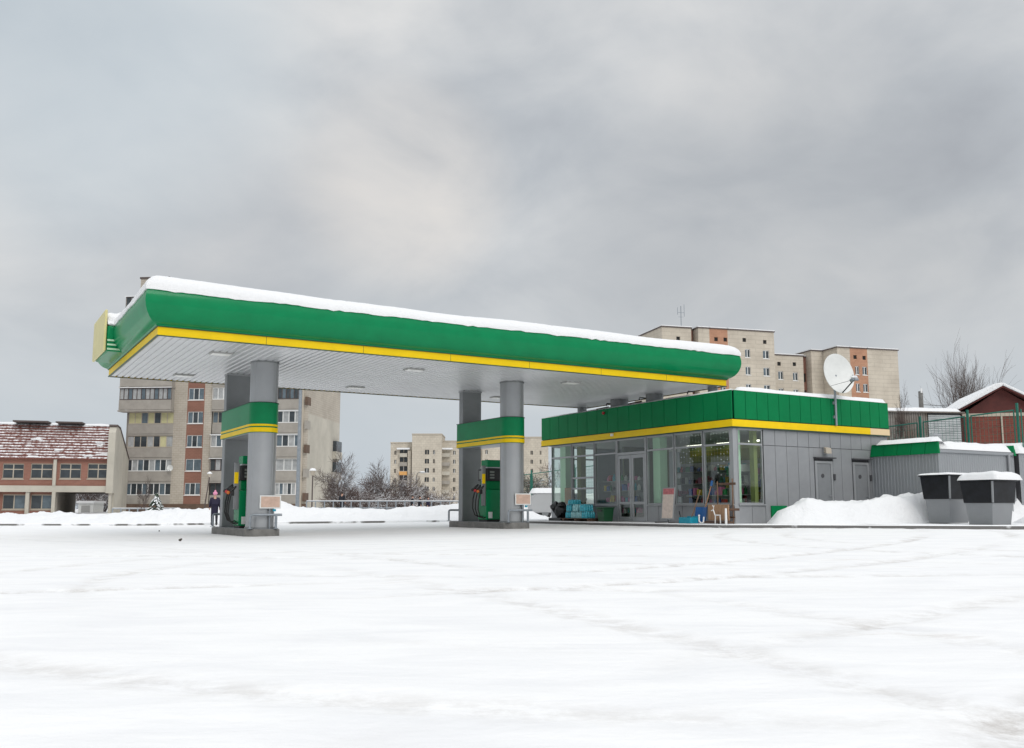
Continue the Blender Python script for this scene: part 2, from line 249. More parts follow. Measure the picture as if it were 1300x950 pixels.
class MB:
    def __init__(s): s.v = []; s.f = []; s.m = []; s.mats = []; s.cur = 0; s.T = None
    def use(s, m):
        if m not in s.mats: s.mats.append(m)
        s.cur = s.mats.index(m); return s
    def add(s, vs, fs):
        n = len(s.v); s.v += [Vector(s.T(*p)) if s.T else Vector(p) for p in vs]
        s.f += [tuple(i + n for i in q) for q in fs]; s.m += [s.cur] * len(fs); return s
    def box(s, x0, x1, y0, y1, z0, z1):
        return s.add([(x0, y0, z0), (x1, y0, z0), (x1, y1, z0), (x0, y1, z0), (x0, y0, z1), (x1, y0, z1), (x1, y1, z1), (x0, y1, z1)],
                     [(0, 3, 2, 1), (4, 5, 6, 7), (0, 1, 5, 4), (1, 2, 6, 5), (2, 3, 7, 6), (3, 0, 4, 7)])
    def hexa(s, p): return s.add(p, [(0, 3, 2, 1), (4, 5, 6, 7), (0, 1, 5, 4), (1, 2, 6, 5), (2, 3, 7, 6), (3, 0, 4, 7)])
    def quad(s, a, b, c, d): return s.add([a, b, c, d], [(0, 1, 2, 3)])
    def prism(s, poly, z0, z1):
        n = len(poly); return s.add([(x, y, z0) for x, y in poly] + [(x, y, z1) for x, y in poly], [tuple(range(n - 1, -1, -1)), tuple(range(n, 2 * n))] + [(i, (i + 1) % n, n + (i + 1) % n, n + i) for i in range(n)])
    def prof_x(s, poly, x0, x1):
        """polygon in (y,z) pushed along x"""
        n = len(poly); return s.add([(x0, y, z) for y, z in poly] + [(x1, y, z) for y, z in poly], [tuple(range(n)), tuple(range(2 * n - 1, n - 1, -1))] + [(i, n + i, n + (i + 1) % n, (i + 1) % n) for i in range(n)])
    def prof_y(s, poly, y0, y1):
        n = len(poly); return s.add([(x, y0, z) for x, z in poly] + [(x, y1, z) for x, z in poly], [tuple(range(n)), tuple(range(2 * n - 1, n - 1, -1))] + [(i, n + i, n + (i + 1) % n, (i + 1) % n) for i in range(n)])
    def tube(s, pts, rad, n=8, caps=True):
        pts = [Vector(p) for p in pts]; rings = []; k = len(pts)
        if isinstance(rad, (int, float)): rad = [rad] * k
        up = None
        for i, p in enumerate(pts):
            d = (pts[min(i + 1, k - 1)] - pts[max(i - 1, 0)]).normalized()
            if up is None: up = Vector((0, 0, 1)) if abs(d.z) < 0.9 else Vector((1, 0, 0))
            u = d.cross(up).normalized(); w = u.cross(d).normalized(); up = w
            rings.append([p + (u * math.cos(2 * math.pi * j / n) + w * math.sin(2 * math.pi * j / n)) * rad[i] for j in range(n)])
        vs = [tuple(q) for r in rings for q in r]; fs = []
        for i in range(k - 1):
            for j in range(n): fs.append((i * n + j, i * n + (j + 1) % n, (i + 1) * n + (j + 1) % n, (i + 1) * n + j))
        if caps: fs += [tuple(range(n - 1, -1, -1)), tuple(range((k - 1) * n, k * n))]
        return s.add(vs, fs)
    def cyl(s, x, y, z0, z1, r, n=32, r1=None): return s.tube([(x, y, z0), (x, y, z1)], [r, r if r1 is None else r1], n)
    def lathe(s, x, y, prof, n=16):
        vs = [(x + r * math.cos(2 * math.pi * j / n), y + r * math.sin(2 * math.pi * j / n), z) for r, z in prof for j in range(n)]; k = len(prof)
        fs = [(i * n + j, i * n + (j + 1) % n, (i + 1) * n + (j + 1) % n, (i + 1) * n + j) for i in range(k - 1) for j in range(n)]
        return s.add(vs, fs + [tuple(range(n - 1, -1, -1)), tuple(range((k - 1) * n, k * n))])
    def ball(s, c, r, n=8, sq=(1, 1, 1), jit=0, seed=0):
        vs = []; m = n // 2 + 1
        for i in range(m + 1):
            t = math.pi * i / m
            for j in range(n):
                d = Vector((math.sin(t) * math.cos(2 * math.pi * j / n), math.sin(t) * math.sin(2 * math.pi * j / n), math.cos(t)))
                k = 1 + jit * noise.noise(d * 1.8 + Vector((seed * 3.1, seed, 0)))
                vs.append((c[0] + d.x * r * sq[0] * k, c[1] + d.y * r * sq[1] * k, c[2] + d.z * r * sq[2] * k))
        return s.add(vs, [(i * n + j, (i + 1) * n + j, (i + 1) * n + (j + 1) % n, i * n + (j + 1) % n) for i in range(m) for j in range(n)])
    def grid(s, nx, ny, fn):
        vs = [fn(i, j) for j in range(ny) for i in range(nx)]
        return s.add(vs, [(j * nx + i, j * nx + i + 1, (j + 1) * nx + i + 1, (j + 1) * nx + i) for j in range(ny - 1) for i in range(nx - 1)])
    def wall(s, x0, x1, z0, z1, ops, y, dep):
        """wall face in the x-z plane at y, with openings and reveals of depth dep"""
        xs = sorted(set([x0, x1] + [v for o in ops for v in o[:2] if x0 < v < x1])); zs = sorted(set([z0, z1] + [v for o in ops for v in o[2:] if z0 < v < z1]))
        for i in range(len(xs) - 1):
            for j in range(len(zs) - 1):
                cx, cz = (xs[i] + xs[i + 1]) / 2, (zs[j] + zs[j + 1]) / 2
                if any(o[0] < cx < o[1] and o[2] < cz < o[3] for o in ops): continue
                s.quad((xs[i], y, zs[j]), (xs[i + 1], y, zs[j]), (xs[i + 1], y, zs[j + 1]), (xs[i], y, zs[j + 1]))
        for a, b, c, d in ops:
            s.quad((a, y, c), (b, y, c), (b, y + dep, c), (a, y + dep, c)); s.quad((a, y, d), (a, y + dep, d), (b, y + dep, d), (b, y, d))
            s.quad((a, y, c), (a, y + dep, c), (a, y + dep, d), (a, y, d)); s.quad((b, y, c), (b, y, d), (b, y + dep, d), (b, y + dep, c))
        return s
    def build(s, name, m=None, parent=None, bevel=0, smooth=0.6, fr=None, seg=2, label=None):
        me = bpy.data.meshes.new(name); b = base_of(parent) if parent else Vector((0, 0, 0))
        me.from_pydata([tuple(p - b) for p in s.v], [], s.f)
        for k in (s.mats or [m]): me.materials.append(M[k] if isinstance(k, str) else k)
        if len(s.mats) > 1: me.polygons.foreach_set('material_index', s.m)
        if smooth:
            me.polygons.foreach_set('use_smooth', [True] * len(me.polygons)); me.update()
            me.set_sharp_from_angle(angle=smooth)
        me.update(); o = bpy.data.objects.new(name, me); COL.objects.link(o)
        if parent: o.parent = parent
        if bevel:
            md = o.modifiers.new('bevel', 'BEVEL'); md.width = bevel; md.segments = seg; md.limit_method = 'ANGLE'; md.angle_limit = R(40)
        if label: o['label'] = label
        return o
def tag(o, label, cat=None, group=None, kind=None):
    if label: o['label'] = label
    if cat: o['category'] = cat
    if group: o['group'] = group
    if kind: o['kind'] = kind
    return o
def recentre(o):
    """a thing that is one mesh: put its origin at its base"""
    me = o.data; xs = [v.co.x for v in me.vertices]; ys = [v.co.y for v in me.vertices]; zs = [v.co.z for v in me.vertices]
    c = Vector(((min(xs) + max(xs)) / 2, (min(ys) + max(ys)) / 2, min(zs))); me.transform(Matrix.Translation(-c)); o.location = o.location + o.rotation_euler.to_matrix() @ c; return o
def single(mb, name, m, label, cat, fr=WF, group=None, bevel=0, smooth=0.6):
    o = mb.build(name, m, None, bevel, smooth); o.location = (fr.ox, fr.oy, fr.oz); o.rotation_euler = (0, 0, fr.rot); tag(o, label, cat, group); recentre(o); return o
def copy_tree(o, parent=None):
    c = o.copy(); COL.objects.link(c)
    if parent: c.parent = parent
    if o.name in BASE: BASE[c.name] = BASE[o.name].copy()
    for ch in list(o.children): copy_tree(ch, c)
    return c
def sst(a, b, x):
    t = max(0, min(1, (x - a) / (b - a))); return t * t * (3 - 2 * t)
# a pixel of the 1300 x 950 photograph on an upright plane Y = const -> X, Z of that place
CYP = 646 - F * math.tan(TH)
def at(x, y, Y):
    u, v = (x - 650) / F, -(y - CYP) / F
    d = (u, math.cos(TH) - math.sin(TH) * v, math.sin(TH) + math.cos(TH) * v); t = Y / d[1]
    return d[0] * t, HC + d[2] * t
def on_line(px, fr):
    """local x where the ray of pixel column px meets the frame's facade line (local y = 0), at horizon height"""
    u = (px - 650) / F; d = (u, math.cos(TH) - math.sin(TH) * (-(646 - CYP) / F)); 
    # solve o + x*(c,s) = t*d
    det = fr.c * -d[1] + fr.s * d[0]
    return ((-fr.ox) * -d[1] - (-fr.oy) * -d[0]) / det
def zz(py, px, fr):
    p = fr.w(on_line(px, fr), 0, 0); return at(px, py, p.y)[1] - fr.oz

# ------------------------------------------------------------------ ground
def ab_of(x, y): return x * ST.c + y * ST.s, -x * ST.s + y * ST.c
def gz(x, y):
    a, b = ab_of(x, y)
    z = 0.13 * sst(6, 17, a) + 0.08 * sst(15, 22.5, a)
    if y < 2: z *= sst(-6, 2, y)
    t = sst(32.9, 35.5, a) * (1 - sst(60, 75, b)) * sst(6, 14, b)
    z += t * (2.5 - 0.030 * (max(20, b) - 20))
    z += 0.22 * sst(50, 64, y) * (1 - sst(34, 37, a))
    return z
def axis(lo, n0, hi, step, far):
    v = []; x = lo; s = step
    inner = []; x = n0[0]
    while x <= n0[1] + 1e-6: inner.append(x); x += step
    out = []; x = n0[1]; s = step
    while x < hi: s *= 1.22; x += s; out.append(x)
    neg = []; x = n0[0]; s = step
    while x > lo: s *= 1.22; x -= s; neg.append(x)
    return neg[::-1] + inner + out
RINGS = [(16, 21, 9.5, 1), (16, 21, 11.1, 1), (-8, -6, 22, .8), (-8, -6, 23.6, .8), (22, 2, 14, .9), (22, 2, 15.6, .9), (2, 12, 8.4, .5), (2, 12, 6.8, .5), (-14, 34, 26.5, 1), (-14, 34, 28.3, 1), (30, -22, 38, .8), (30, -22, 39.7, .8), (4, 60, 49, .7), (4, 60, 50.7, .7), (-40, -10, 44, .7), (-40, -10, 45.6, .7)]
def tracks(x, y):
    """depth of the tyre ruts and how much grit they carry"""
    z = 0.0; w = 0.0
    for (cx, cy, r, k) in RINGS:
        d = abs(math.hypot(x - cx, y - cy) - r)
        if d < 0.5:
            f = max(0, .45 + 1.1 * noise.noise(Vector((x * .22, y * .22, r)))); z += f * k * (-0.022 * (1 - sst(0.08, 0.20, d)) + 0.012 * math.exp(-((d - 0.28) / 0.09) ** 2)); w += f * k * (1 - sst(0.05, 0.24, d))
    return z, min(1, w)
xs = axis(-3000, (-30, 30), 3000, 0.15, 0); ys = axis(-60, (1.5, 46), 4000, 0.13, 0)
TW = []
g = MB()
def gfn(i, j):
    x, y = xs[i], ys[j]; z = gz(x, y); w = 0.0
    if abs(x) < 31 and y < 47:
        dz, w = tracks(x, y); z += dz + 0.012 * noise.noise(Vector((x * 0.25, y * 0.3, 0))) + 0.004 * noise.noise(Vector((x * 1.3, y * 1.3, 3))) + 0.006 * noise.noise(Vector((x * 3.1, y * 3.1, 8)))
    TW.append(w); return (x, y, z)
g.grid(len(xs), len(ys), gfn)
go = g.build('ground', 'snow_ground', smooth=3.2); go.data.attributes.new('track', 'FLOAT', 'POINT').data.foreach_set('value', TW)
tag(go, 'trampled snow covering the filling station forecourt', None, None, 'structure')
def gab(a, b): p = ST.w(a, b); return gz(p.x, p.y)

# kerbs and the sidewalk
def strip(name, pts, w, h0, h1, m, label, lower=0.25):
    mb = MB(); n = len(pts); L_, R_ = [], []
    for i in range(n):
        p = Vector(pts[i][:2]); d = (Vector(pts[min(i + 1, n - 1)][:2]) - Vector(pts[max(i - 1, 0)][:2])).normalized(); q = Vector((-d.y, d.x))
        L_.append(p); R_.append(p + q * w)
    vs = []
    for i in range(n):
        zg = gz(*pts[i][:2]); zt = zg + h1
        vs += [(L_[i].x, L_[i].y, zg - lower), (L_[i].x, L_[i].y, zt - 0.02), (L_[i].x + (R_[i].x - L_[i].x) * .12, L_[i].y + (R_[i].y - L_[i].y) * .12, zt), (R_[i].x, R_[i].y, zt), (R_[i].x, R_[i].y, zg - lower)]
    fs = [(i * 5 + k, i * 5 + k + 5, i * 5 + k + 6, i * 5 + k + 1) for i in range(n - 1) for k in range(4)] + [(0, 1, 2, 3, 4), tuple((n - 1) * 5 + k for k in (4, 3, 2, 1, 0))]
    mb.add(vs, fs); o = mb.build(name, m); tag(o, label, None, None, 'structure'); return o
def w2(a, b): p = ST.w(a, b); return (p.x, p.y)
def dens(pts, step=0.6):
    out = []
    for p, q in zip(pts, pts[1:]):
        k = max(1, int(math.dist(p, q) / step))
        out += [(p[0] + (q[0] - p[0]) * i / k, p[1] + (q[1] - p[1]) * i / k) for i in range(k)]
    return out + [pts[-1]]
KL = [(-60, 49), (-36, 46.0), (-22, 44.6), (-12, 44.3), (-4, 43.9), w2(20.6, 38.0)]
KR = [w2(20.6, 38.0), w2(20.6, 33.5), w2(20.6, 27.0), w2(20.6, 24.2), (6.6, 29.6), (9.2, 28.5), (14.6, 27.3), (19.5, 26.4), (30, 25.0)]
strip('kerb', dens(KL), 0.22, 0, 0.11, 'kerb', 'low grey kerb along the back of the forecourt')
strip('kerb', dens(KR), 0.22, 0, 0.11, 'kerb2', 'grey kerb in front of the shop and waste containers')
sw = MB(); swp = [w2(20.8, 38.0), w2(20.8, 24.3), (6.75, 29.8), (9.3, 28.7), (14.7, 27.5), (19.6, 26.6), (30, 25.2), w2(46, 20), w2(34, 20), w2(34, 36), w2(22, 38)]
sw.prism(swp, 0.05, 0.315)
tag(sw.build('sidewalk', 'paving'), 'snowy paving in front of the shop glass', None, None, 'structure')
SWZ = 0.315

# snow banks: a ridge following a line, heights given along it
def bank(name, line, heights, width, label, step=0.12, seed=0, foot=-0.1):
    line = [tuple(p) for p in line]
    for _ in range(3): line = [line[0]] + [q for p0, p1 in zip(line, line[1:]) for q in ((p0[0] * .75 + p1[0] * .25, p0[1] * .75 + p1[1] * .25), (p0[0] * .25 + p1[0] * .75, p0[1] * .25 + p1[1] * .75))] + [line[-1]]
    pts = dens(line, step); acc = [0]
    for p, q in zip(pts, pts[1:]): acc.append(acc[-1] + math.dist(p, q))
    tot = acc[-1]; ny = 41; mb = MB(); n = len(pts)
    def hh(s):
        t = s / tot * (len(heights) - 1); i = min(int(t), len(heights) - 2); f = t - i; f = f * f * (3 - 2 * f); return heights[i] * (1 - f) + heights[i + 1] * f
    def fn(i, j):
        p = Vector(pts[i]); d = (Vector(pts[min(i + 1, n - 1)]) - Vector(pts[max(i - 1, 0)])).normalized(); q = Vector((-d.y, d.x))
        t = j / (ny - 1); o = p + q * (t - 0.0) * width * (1 + 0.12 * noise.noise(Vector((acc[i] * 0.3, seed, 0))))
        prof = sst(0, 0.42, t) * (1 - sst(0.62, 1.0, t)) * hh(acc[i]); e = min(1, prof * 3)
        z = prof + e * (0.11 * noise.noise(Vector((o.x * 0.9, o.y * 0.9, seed))) + 0.10 * noise.noise(Vector((o.x * 2.3, o.y * 2.3, seed + 5))) + 0.09 * abs(noise.noise(Vector((o.x * 4.2, o.y * 4.2, seed + 9)))) + 0.04 * noise.noise(Vector((o.x * 9, o.y * 9, seed + 3)))) 
        en = sst(0, .7, acc[i]) * sst(0, .7, tot - acc[i]); lift = 0.1 * sst(0, .12, t) * (1 - sst(.88, 1, t))
        return (o.x, o.y, gz(o.x, o.y) + foot - .1 * (1 - en) + max(z + lift, 0) * en)
    mb.grid(n, ny, fn); o = mb.build(name, 'snow', smooth=3.2); tag(o, label, None, None, 'structure'); return o
bank('snow_bank', [(-34, 46.4), (-22, 45.4), (-12, 45.1), (-6, 45.0), (0.2, 43.6)], [.5, .5, .45, .5, .48, .5, .54, .42, .60, .66, .70, .88, 1.10, .70, .60, .60, .64, .76, .70, .55], 4.5, 'ploughed snow ridge behind the pumps', seed=2)
bank('snow_bank', [(-0.8, 46.0), (3.0, 49.5)], [.6, .5, .4], 5, 'snow ridge left of the shop glass', seed=6)
RB = [ST.w(a, b) for a, b in ((21.6, 20.1), (23.5, 20.1), (26, 20.1), (27.6, 19.8), (28.6, 19.5), (34, 19.4))]
bank('snow_bank', [(7.9, 29.45)] + [(p.x, p.y) for p in RB[1:]], [.06, .48, .74, .63, .62, .72, .84, .92, 1.02, 1.02, .9, .8, .7, .5], 1.9, 'shovelled snow heap in front of the grey side doors', seed=11, foot=.06)
bank('snow_bank', [(16.6, 29.3), (18.0, 29.3), (23, 28.6)], [.2, .55, .75, .9, 1.0], 3.0, 'snow heap right of the containers', seed=15, foot=.05)

# ------------------------------------------------------------------ canopy
A0, A1, B0, B1, ZS = 4.14, 23.42, 24.37, 33.0, 5.14
can = thing('filling_station_canopy', 'long green and yellow canopy with a grey ribbed underside, snow on top', 'canopy', ST, (13.8, 28.7, 0))
def rsweep(mb, prof, nside=(1, 1), jit=None):
    """profile (outward offset, z) swept round the rectangle with mitred corners"""
    cs = [(A0, B0, -1, -1), (A1, B0, 1, -1), (A1, B1, 1, 1), (A0, B1, -1, 1)]; ring = []
    for k in range(4):
        c, d = cs[k], cs[(k + 1) % 4]; ln = math.dist(c[:2], d[:2]); n = max(1, int(ln / nside[0])) if nside[0] < 100 else 1
        for i in range(n): t = i / n; ring.append(tuple(c[q] + (d[q] - c[q]) * t for q in range(4)))
    n = len(ring); m = len(prof)
    vs = []
    for i, (x, y, ox, oy) in enumerate(ring):
        for j, (o, z) in enumerate(prof):
            do, dz = jit(i, j, x, y) if jit else (0, 0)
            vs.append((x + ox * (o + do), y + oy * (o + do), z + dz))
    fs = [(i * m + j, ((i + 1) % n) * m + j, ((i + 1) % n) * m + j + 1, i * m + j + 1) for i in range(n) for j in range(m - 1)]
    mb.add(vs, fs); return n, m
# the fascia: concave foot, bulging face, curled top
P = [(0.03, 5.365)]
for i in range(15):
    t = i / 14; ang = R(-75) + R(165) * t
    P.append((0.02 + 0.40 * math.cos(ang) * (1.0 if ang > 0 else 1.0) - 0.06 * (1 - t), 5.94 + 0.56 * math.sin(ang)))
P = [(0.03, 5.365), (0.06, 5.40)] + P[1:]
mb = MB(); rsweep(mb, P, (1000,)); mb.build('fascia', 'green', can, smooth=0.7)
mb = MB(); rsweep(mb, [(-0.05, 5.135), (0.0, 5.135), (0.0, 5.352), (-0.02, 5.352)], (1000,)); mb.build('yellow_band', 'yellow', can)
mb = MB(); rsweep(mb, [(-0.03, 5.118), (0.018, 5.118), (0.018, 5.14), (0.004, 5.14)], (1000,)); rsweep(mb, [(0.004, 5.35), (0.03, 5.35), (0.034, 5.372), (0.0, 5.372)], (1000,)); mb.build('edge_trim', 'green_dark', can)
def sj(i, j, x, y):
    s = x + y * 1.3
    lo = 0.04 * noise.noise(Vector((s * 1.2, 0.3, 1))) + 0.035 * noise.noise(Vector((s * 5.5, 2, 1))); tp = 0.08 * noise.noise(Vector((x * .35, y * .35, 4)))
    return (0.0, lo) if j <= 1 else (0.012 * noise.noise(Vector((s * 2, 7, 1))), lo * 0.3 + tp)
mb = MB(); SP = [(0.335, 6.20), (0.385, 6.20), (0.385, 6.30), (0.335, 6.41), (0.235, 6.51), (0.10, 6.58), (-0.1, 6.62), (-0.5, 6.66), (-1.6, 6.68)]
n, m_ = rsweep(mb, SP, (0.16,), sj)
mb.add([(A0 + 1.5, B0 + 1.5, 6.67), (A1 - 1.5, B0 + 1.5, 6.67), (A1 - 1.5, B1 - 1.5, 6.67), (A0 + 1.5, B1 - 1.5, 6.67)], [(0, 1, 2, 3)]); mb.build('snow_cover', 'snow', can, smooth=1.2)
for q in range(1, 7): xj = A0 + (A1 - A0) * q / 7; MB().box(xj - .005, xj + .005, B0 - .003, B0 + .01, 5.14, 5.35).build('band_joint', 'green_dark', can)
# ribbed metal soffit: strips running across, with a groove between each pair
mb = MB(); x = A0 + 0.02; p = 0.1936
k = int((A1 - A0 - 0.04) / p)
for i in range(k + 1):
    x0 = A0 + 0.02 + i * p; x1 = min(x0 + p, A1 - 0.02)
    if x1 - x0 < .05: break
    prof = [(x0, ZS + 0.035), (x0 + 0.03, ZS + 0.035), (x0 + 0.05, ZS), (x1 - 0.02, ZS), (x1, ZS + 0.035)]
    mb.add([(a_, B0 + .01, z_) for a_, z_ in prof] + [(a_, B1 - .01, z_) for a_, z_ in prof], [(j, j + 1, 6 + j, 5 + j) for j in range(4)])
mb.build('soffit', 'soffit', can, smooth=0.1)
mb = MB(); mb.box(A0 + .3, A1 - .3, B0 + .3, B1 - .3, ZS + .1, 6.45); mb.build('deck', 'alu2', can)
for a_ in (6.2, 12.15, 18.1):
    for b_ in (26.4, 31.4):
        lm = MB().box(a_ - .30, a_ + .30, b_ - .20, b_ + .20, ZS - .035, ZS + .03).build('ceiling_light', 'shelf', can, .01)
        MB().box(a_ - .26, a_ + .26, b_ - .16, b_ + .16, ZS - .05, ZS - .036).build('diffuser', 'lampglass', lm, .005)
# columns with their green collars
for ci, (ca, gzb) in enumerate(((7.75, 0), (16.35, 0))):
    zb = 0.22 + (0.0 if ci == 0 else 0.12)
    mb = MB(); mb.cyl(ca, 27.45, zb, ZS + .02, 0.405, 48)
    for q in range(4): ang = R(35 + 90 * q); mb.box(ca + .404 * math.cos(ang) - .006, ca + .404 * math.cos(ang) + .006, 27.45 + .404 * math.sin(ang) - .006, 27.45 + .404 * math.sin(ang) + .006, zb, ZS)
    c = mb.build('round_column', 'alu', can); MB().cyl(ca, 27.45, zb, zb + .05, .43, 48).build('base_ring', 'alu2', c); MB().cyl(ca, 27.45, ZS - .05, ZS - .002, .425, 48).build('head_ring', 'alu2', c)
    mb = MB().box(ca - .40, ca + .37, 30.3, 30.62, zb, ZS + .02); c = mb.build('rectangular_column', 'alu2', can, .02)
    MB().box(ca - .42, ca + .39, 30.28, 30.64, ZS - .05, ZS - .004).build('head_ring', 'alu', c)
    # collar: round at the near end
    def loop(off, n=14):
        r = 0.43 + off; pts = [(ca + r * math.cos(t), 27.45 + r * math.sin(t)) for t in [math.pi + math.pi * i / n for i in range(n + 1)]]
        return pts + [(ca + r, 30.72 + off), (ca - r, 30.72 + off)]
    zl = [(3.03, 3.16, 'yellow', .012), (3.175, 3.20, 'green', .008), (3.215, 3.27, 'yellow', .012)]
    c = MB().prism(loop(0), 3.02, 3.90).build('collar', 'green', can, smooth=.5)
    MB().prism(loop(.012), 3.035, 3.165).build('yellow_stripe', 'yellow', c, smooth=.5)
    MB().prism(loop(.012), 3.205, 3.265).build('yellow_stripe', 'yellow', c, smooth=.5)
    MB().prism(loop(-.03), 3.0, 3.02).build('underside', 'alu', c, smooth=.5)
    MB().prism(loop(.02), 3.895, 3.915).build('top_edge', 'green_dark', c, smooth=.5)
# posts carrying the far end, standing in the shop's roof zone
for a_, b_, r_ in ((22.75, 27.55, .33), (22.75, 29.75, .36), (23.1, 32.85, .2), (23.1, 24.75, .16)):
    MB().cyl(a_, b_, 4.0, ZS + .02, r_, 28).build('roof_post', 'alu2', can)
# sign block hung on the left end
sg = MB()
sgo = sg.box(3.58, 4.15, 29.4, 31.9, 5.42, 6.2).build('sign_block', 'green', can, .06, seg=3)
MB().box(3.50, 3.572, 29.38, 31.95, 5.42, 6.66).build('yellow_face', 'cream', sgo, .03)
for q in range(3): MB().box(3.60, 4.12, 29.375, 29.399, 5.46 + .13 * q, 5.51 + .13 * q).build('pale_stripe', 'palegreen', sgo)
mb = MB()
mb.grid(9, 13, lambda i, j: (3.585 + .09 * i, 29.36 + 2.55 * j / 12, 6.2 + (0.45 if 0 < j < 12 else 0.02) * (1 - .15 * abs(i - 4) / 4) + .05 * noise.noise(Vector((i * .5, j * .6, 0)))))
mb.box(3.6, 4.25, 29.4, 31.9, 6.19, 6.5); mb.build('snow_cap', 'snow', sgo, .06, smooth=1.2)

# ------------------------------------------------------------------ pump islands and what stands on them
def island(ca, g0, place):
    t = thing('pump_island', 'raised concrete island under the %s pair of columns' % place, 'pump island', ST, (ca, 29, g0), 'pump islands')
    a0, a1, b0, b1 = ca - .52, ca + .50, 26.9, 31.35
    ch = .22
    poly = [(a0 + ch, b0), (a1 - ch, b0), (a1, b0 + ch), (a1, b1 - ch), (a1 - ch, b1), (a0 + ch, b1), (a0, b1 - ch), (a0, b0 + ch)]
    MB().prism(poly, g0 - .15, g0 + .215).build('slab', 'concrete', t, .025)
    poly2 = [(x_ + (.04 if x_ < ca else -.04), y_ + (.04 if y_ < 29 else -.04)) for x_, y_ in poly]
    MB().prism(poly2, g0 + .213, g0 + .226).build('top_plate', 'alu2', t)
    return g0 + .226
def rail(ca, b_, z, label, near=True):
    t = thing('guard_rail', label, 'guard rail', ST, (ca, b_, z), 'tubular guard rails on the pump islands')
    w = .43; s = -1 if near else 1; h = .40
    pts = [(ca - w, b_ - s * .0, z), (ca - w, b_, z + h - .06), (ca - w + .02, b_ + s * .01, z + h - .02), (ca - w + .07, b_ + s * .03, z + h), (ca + w + .05, b_ + s * .03, z + h)]
    MB().tube(pts, .035, 10).build('bent_tube', 'steel', t)
    MB().tube([(ca + w - .12, b_ + s * .03, z), (ca + w - .12, b_ + s * .03, z + h - .005)], .04, 10).build('post', 'steel', t)
    MB().tube([(ca + w - .12, b_ + s * .03, z), (ca + w - .12, b_ + s * .03, z + .015)], .08, 12).build('foot_plate', 'steel', t)
    MB().tube([(ca - w, b_, z), (ca - w, b_, z + .015)], .08, 12).build('foot_plate', 'steel', t)
def board(ca, b_, z, label):
    t = thing('notice_board', label, 'notice board', ST, (ca, b_, z), 'notice boards in front of the columns')
    MB().tube([(ca + .02, b_ + .02, z), (ca + .02, b_ + .02, z + .60)], .02, 8).build('stand', 'steel', t)
    f_ = MB().box(ca - .29, ca + .33, b_ - .02, b_ + .01, z + .58, z + .96).build('frame', 'offwhite', t, .008)
    MB().box(ca - .255, ca + .295, b_ - .024, b_ - .0195, z + .615, z + .925).build('paper', 'paper', f_)
    MB().box(ca + .10, ca + .19, b_ - .02, b_ + .02, z + .50, z + .565).build('blue_tab', 'tealpl', t)
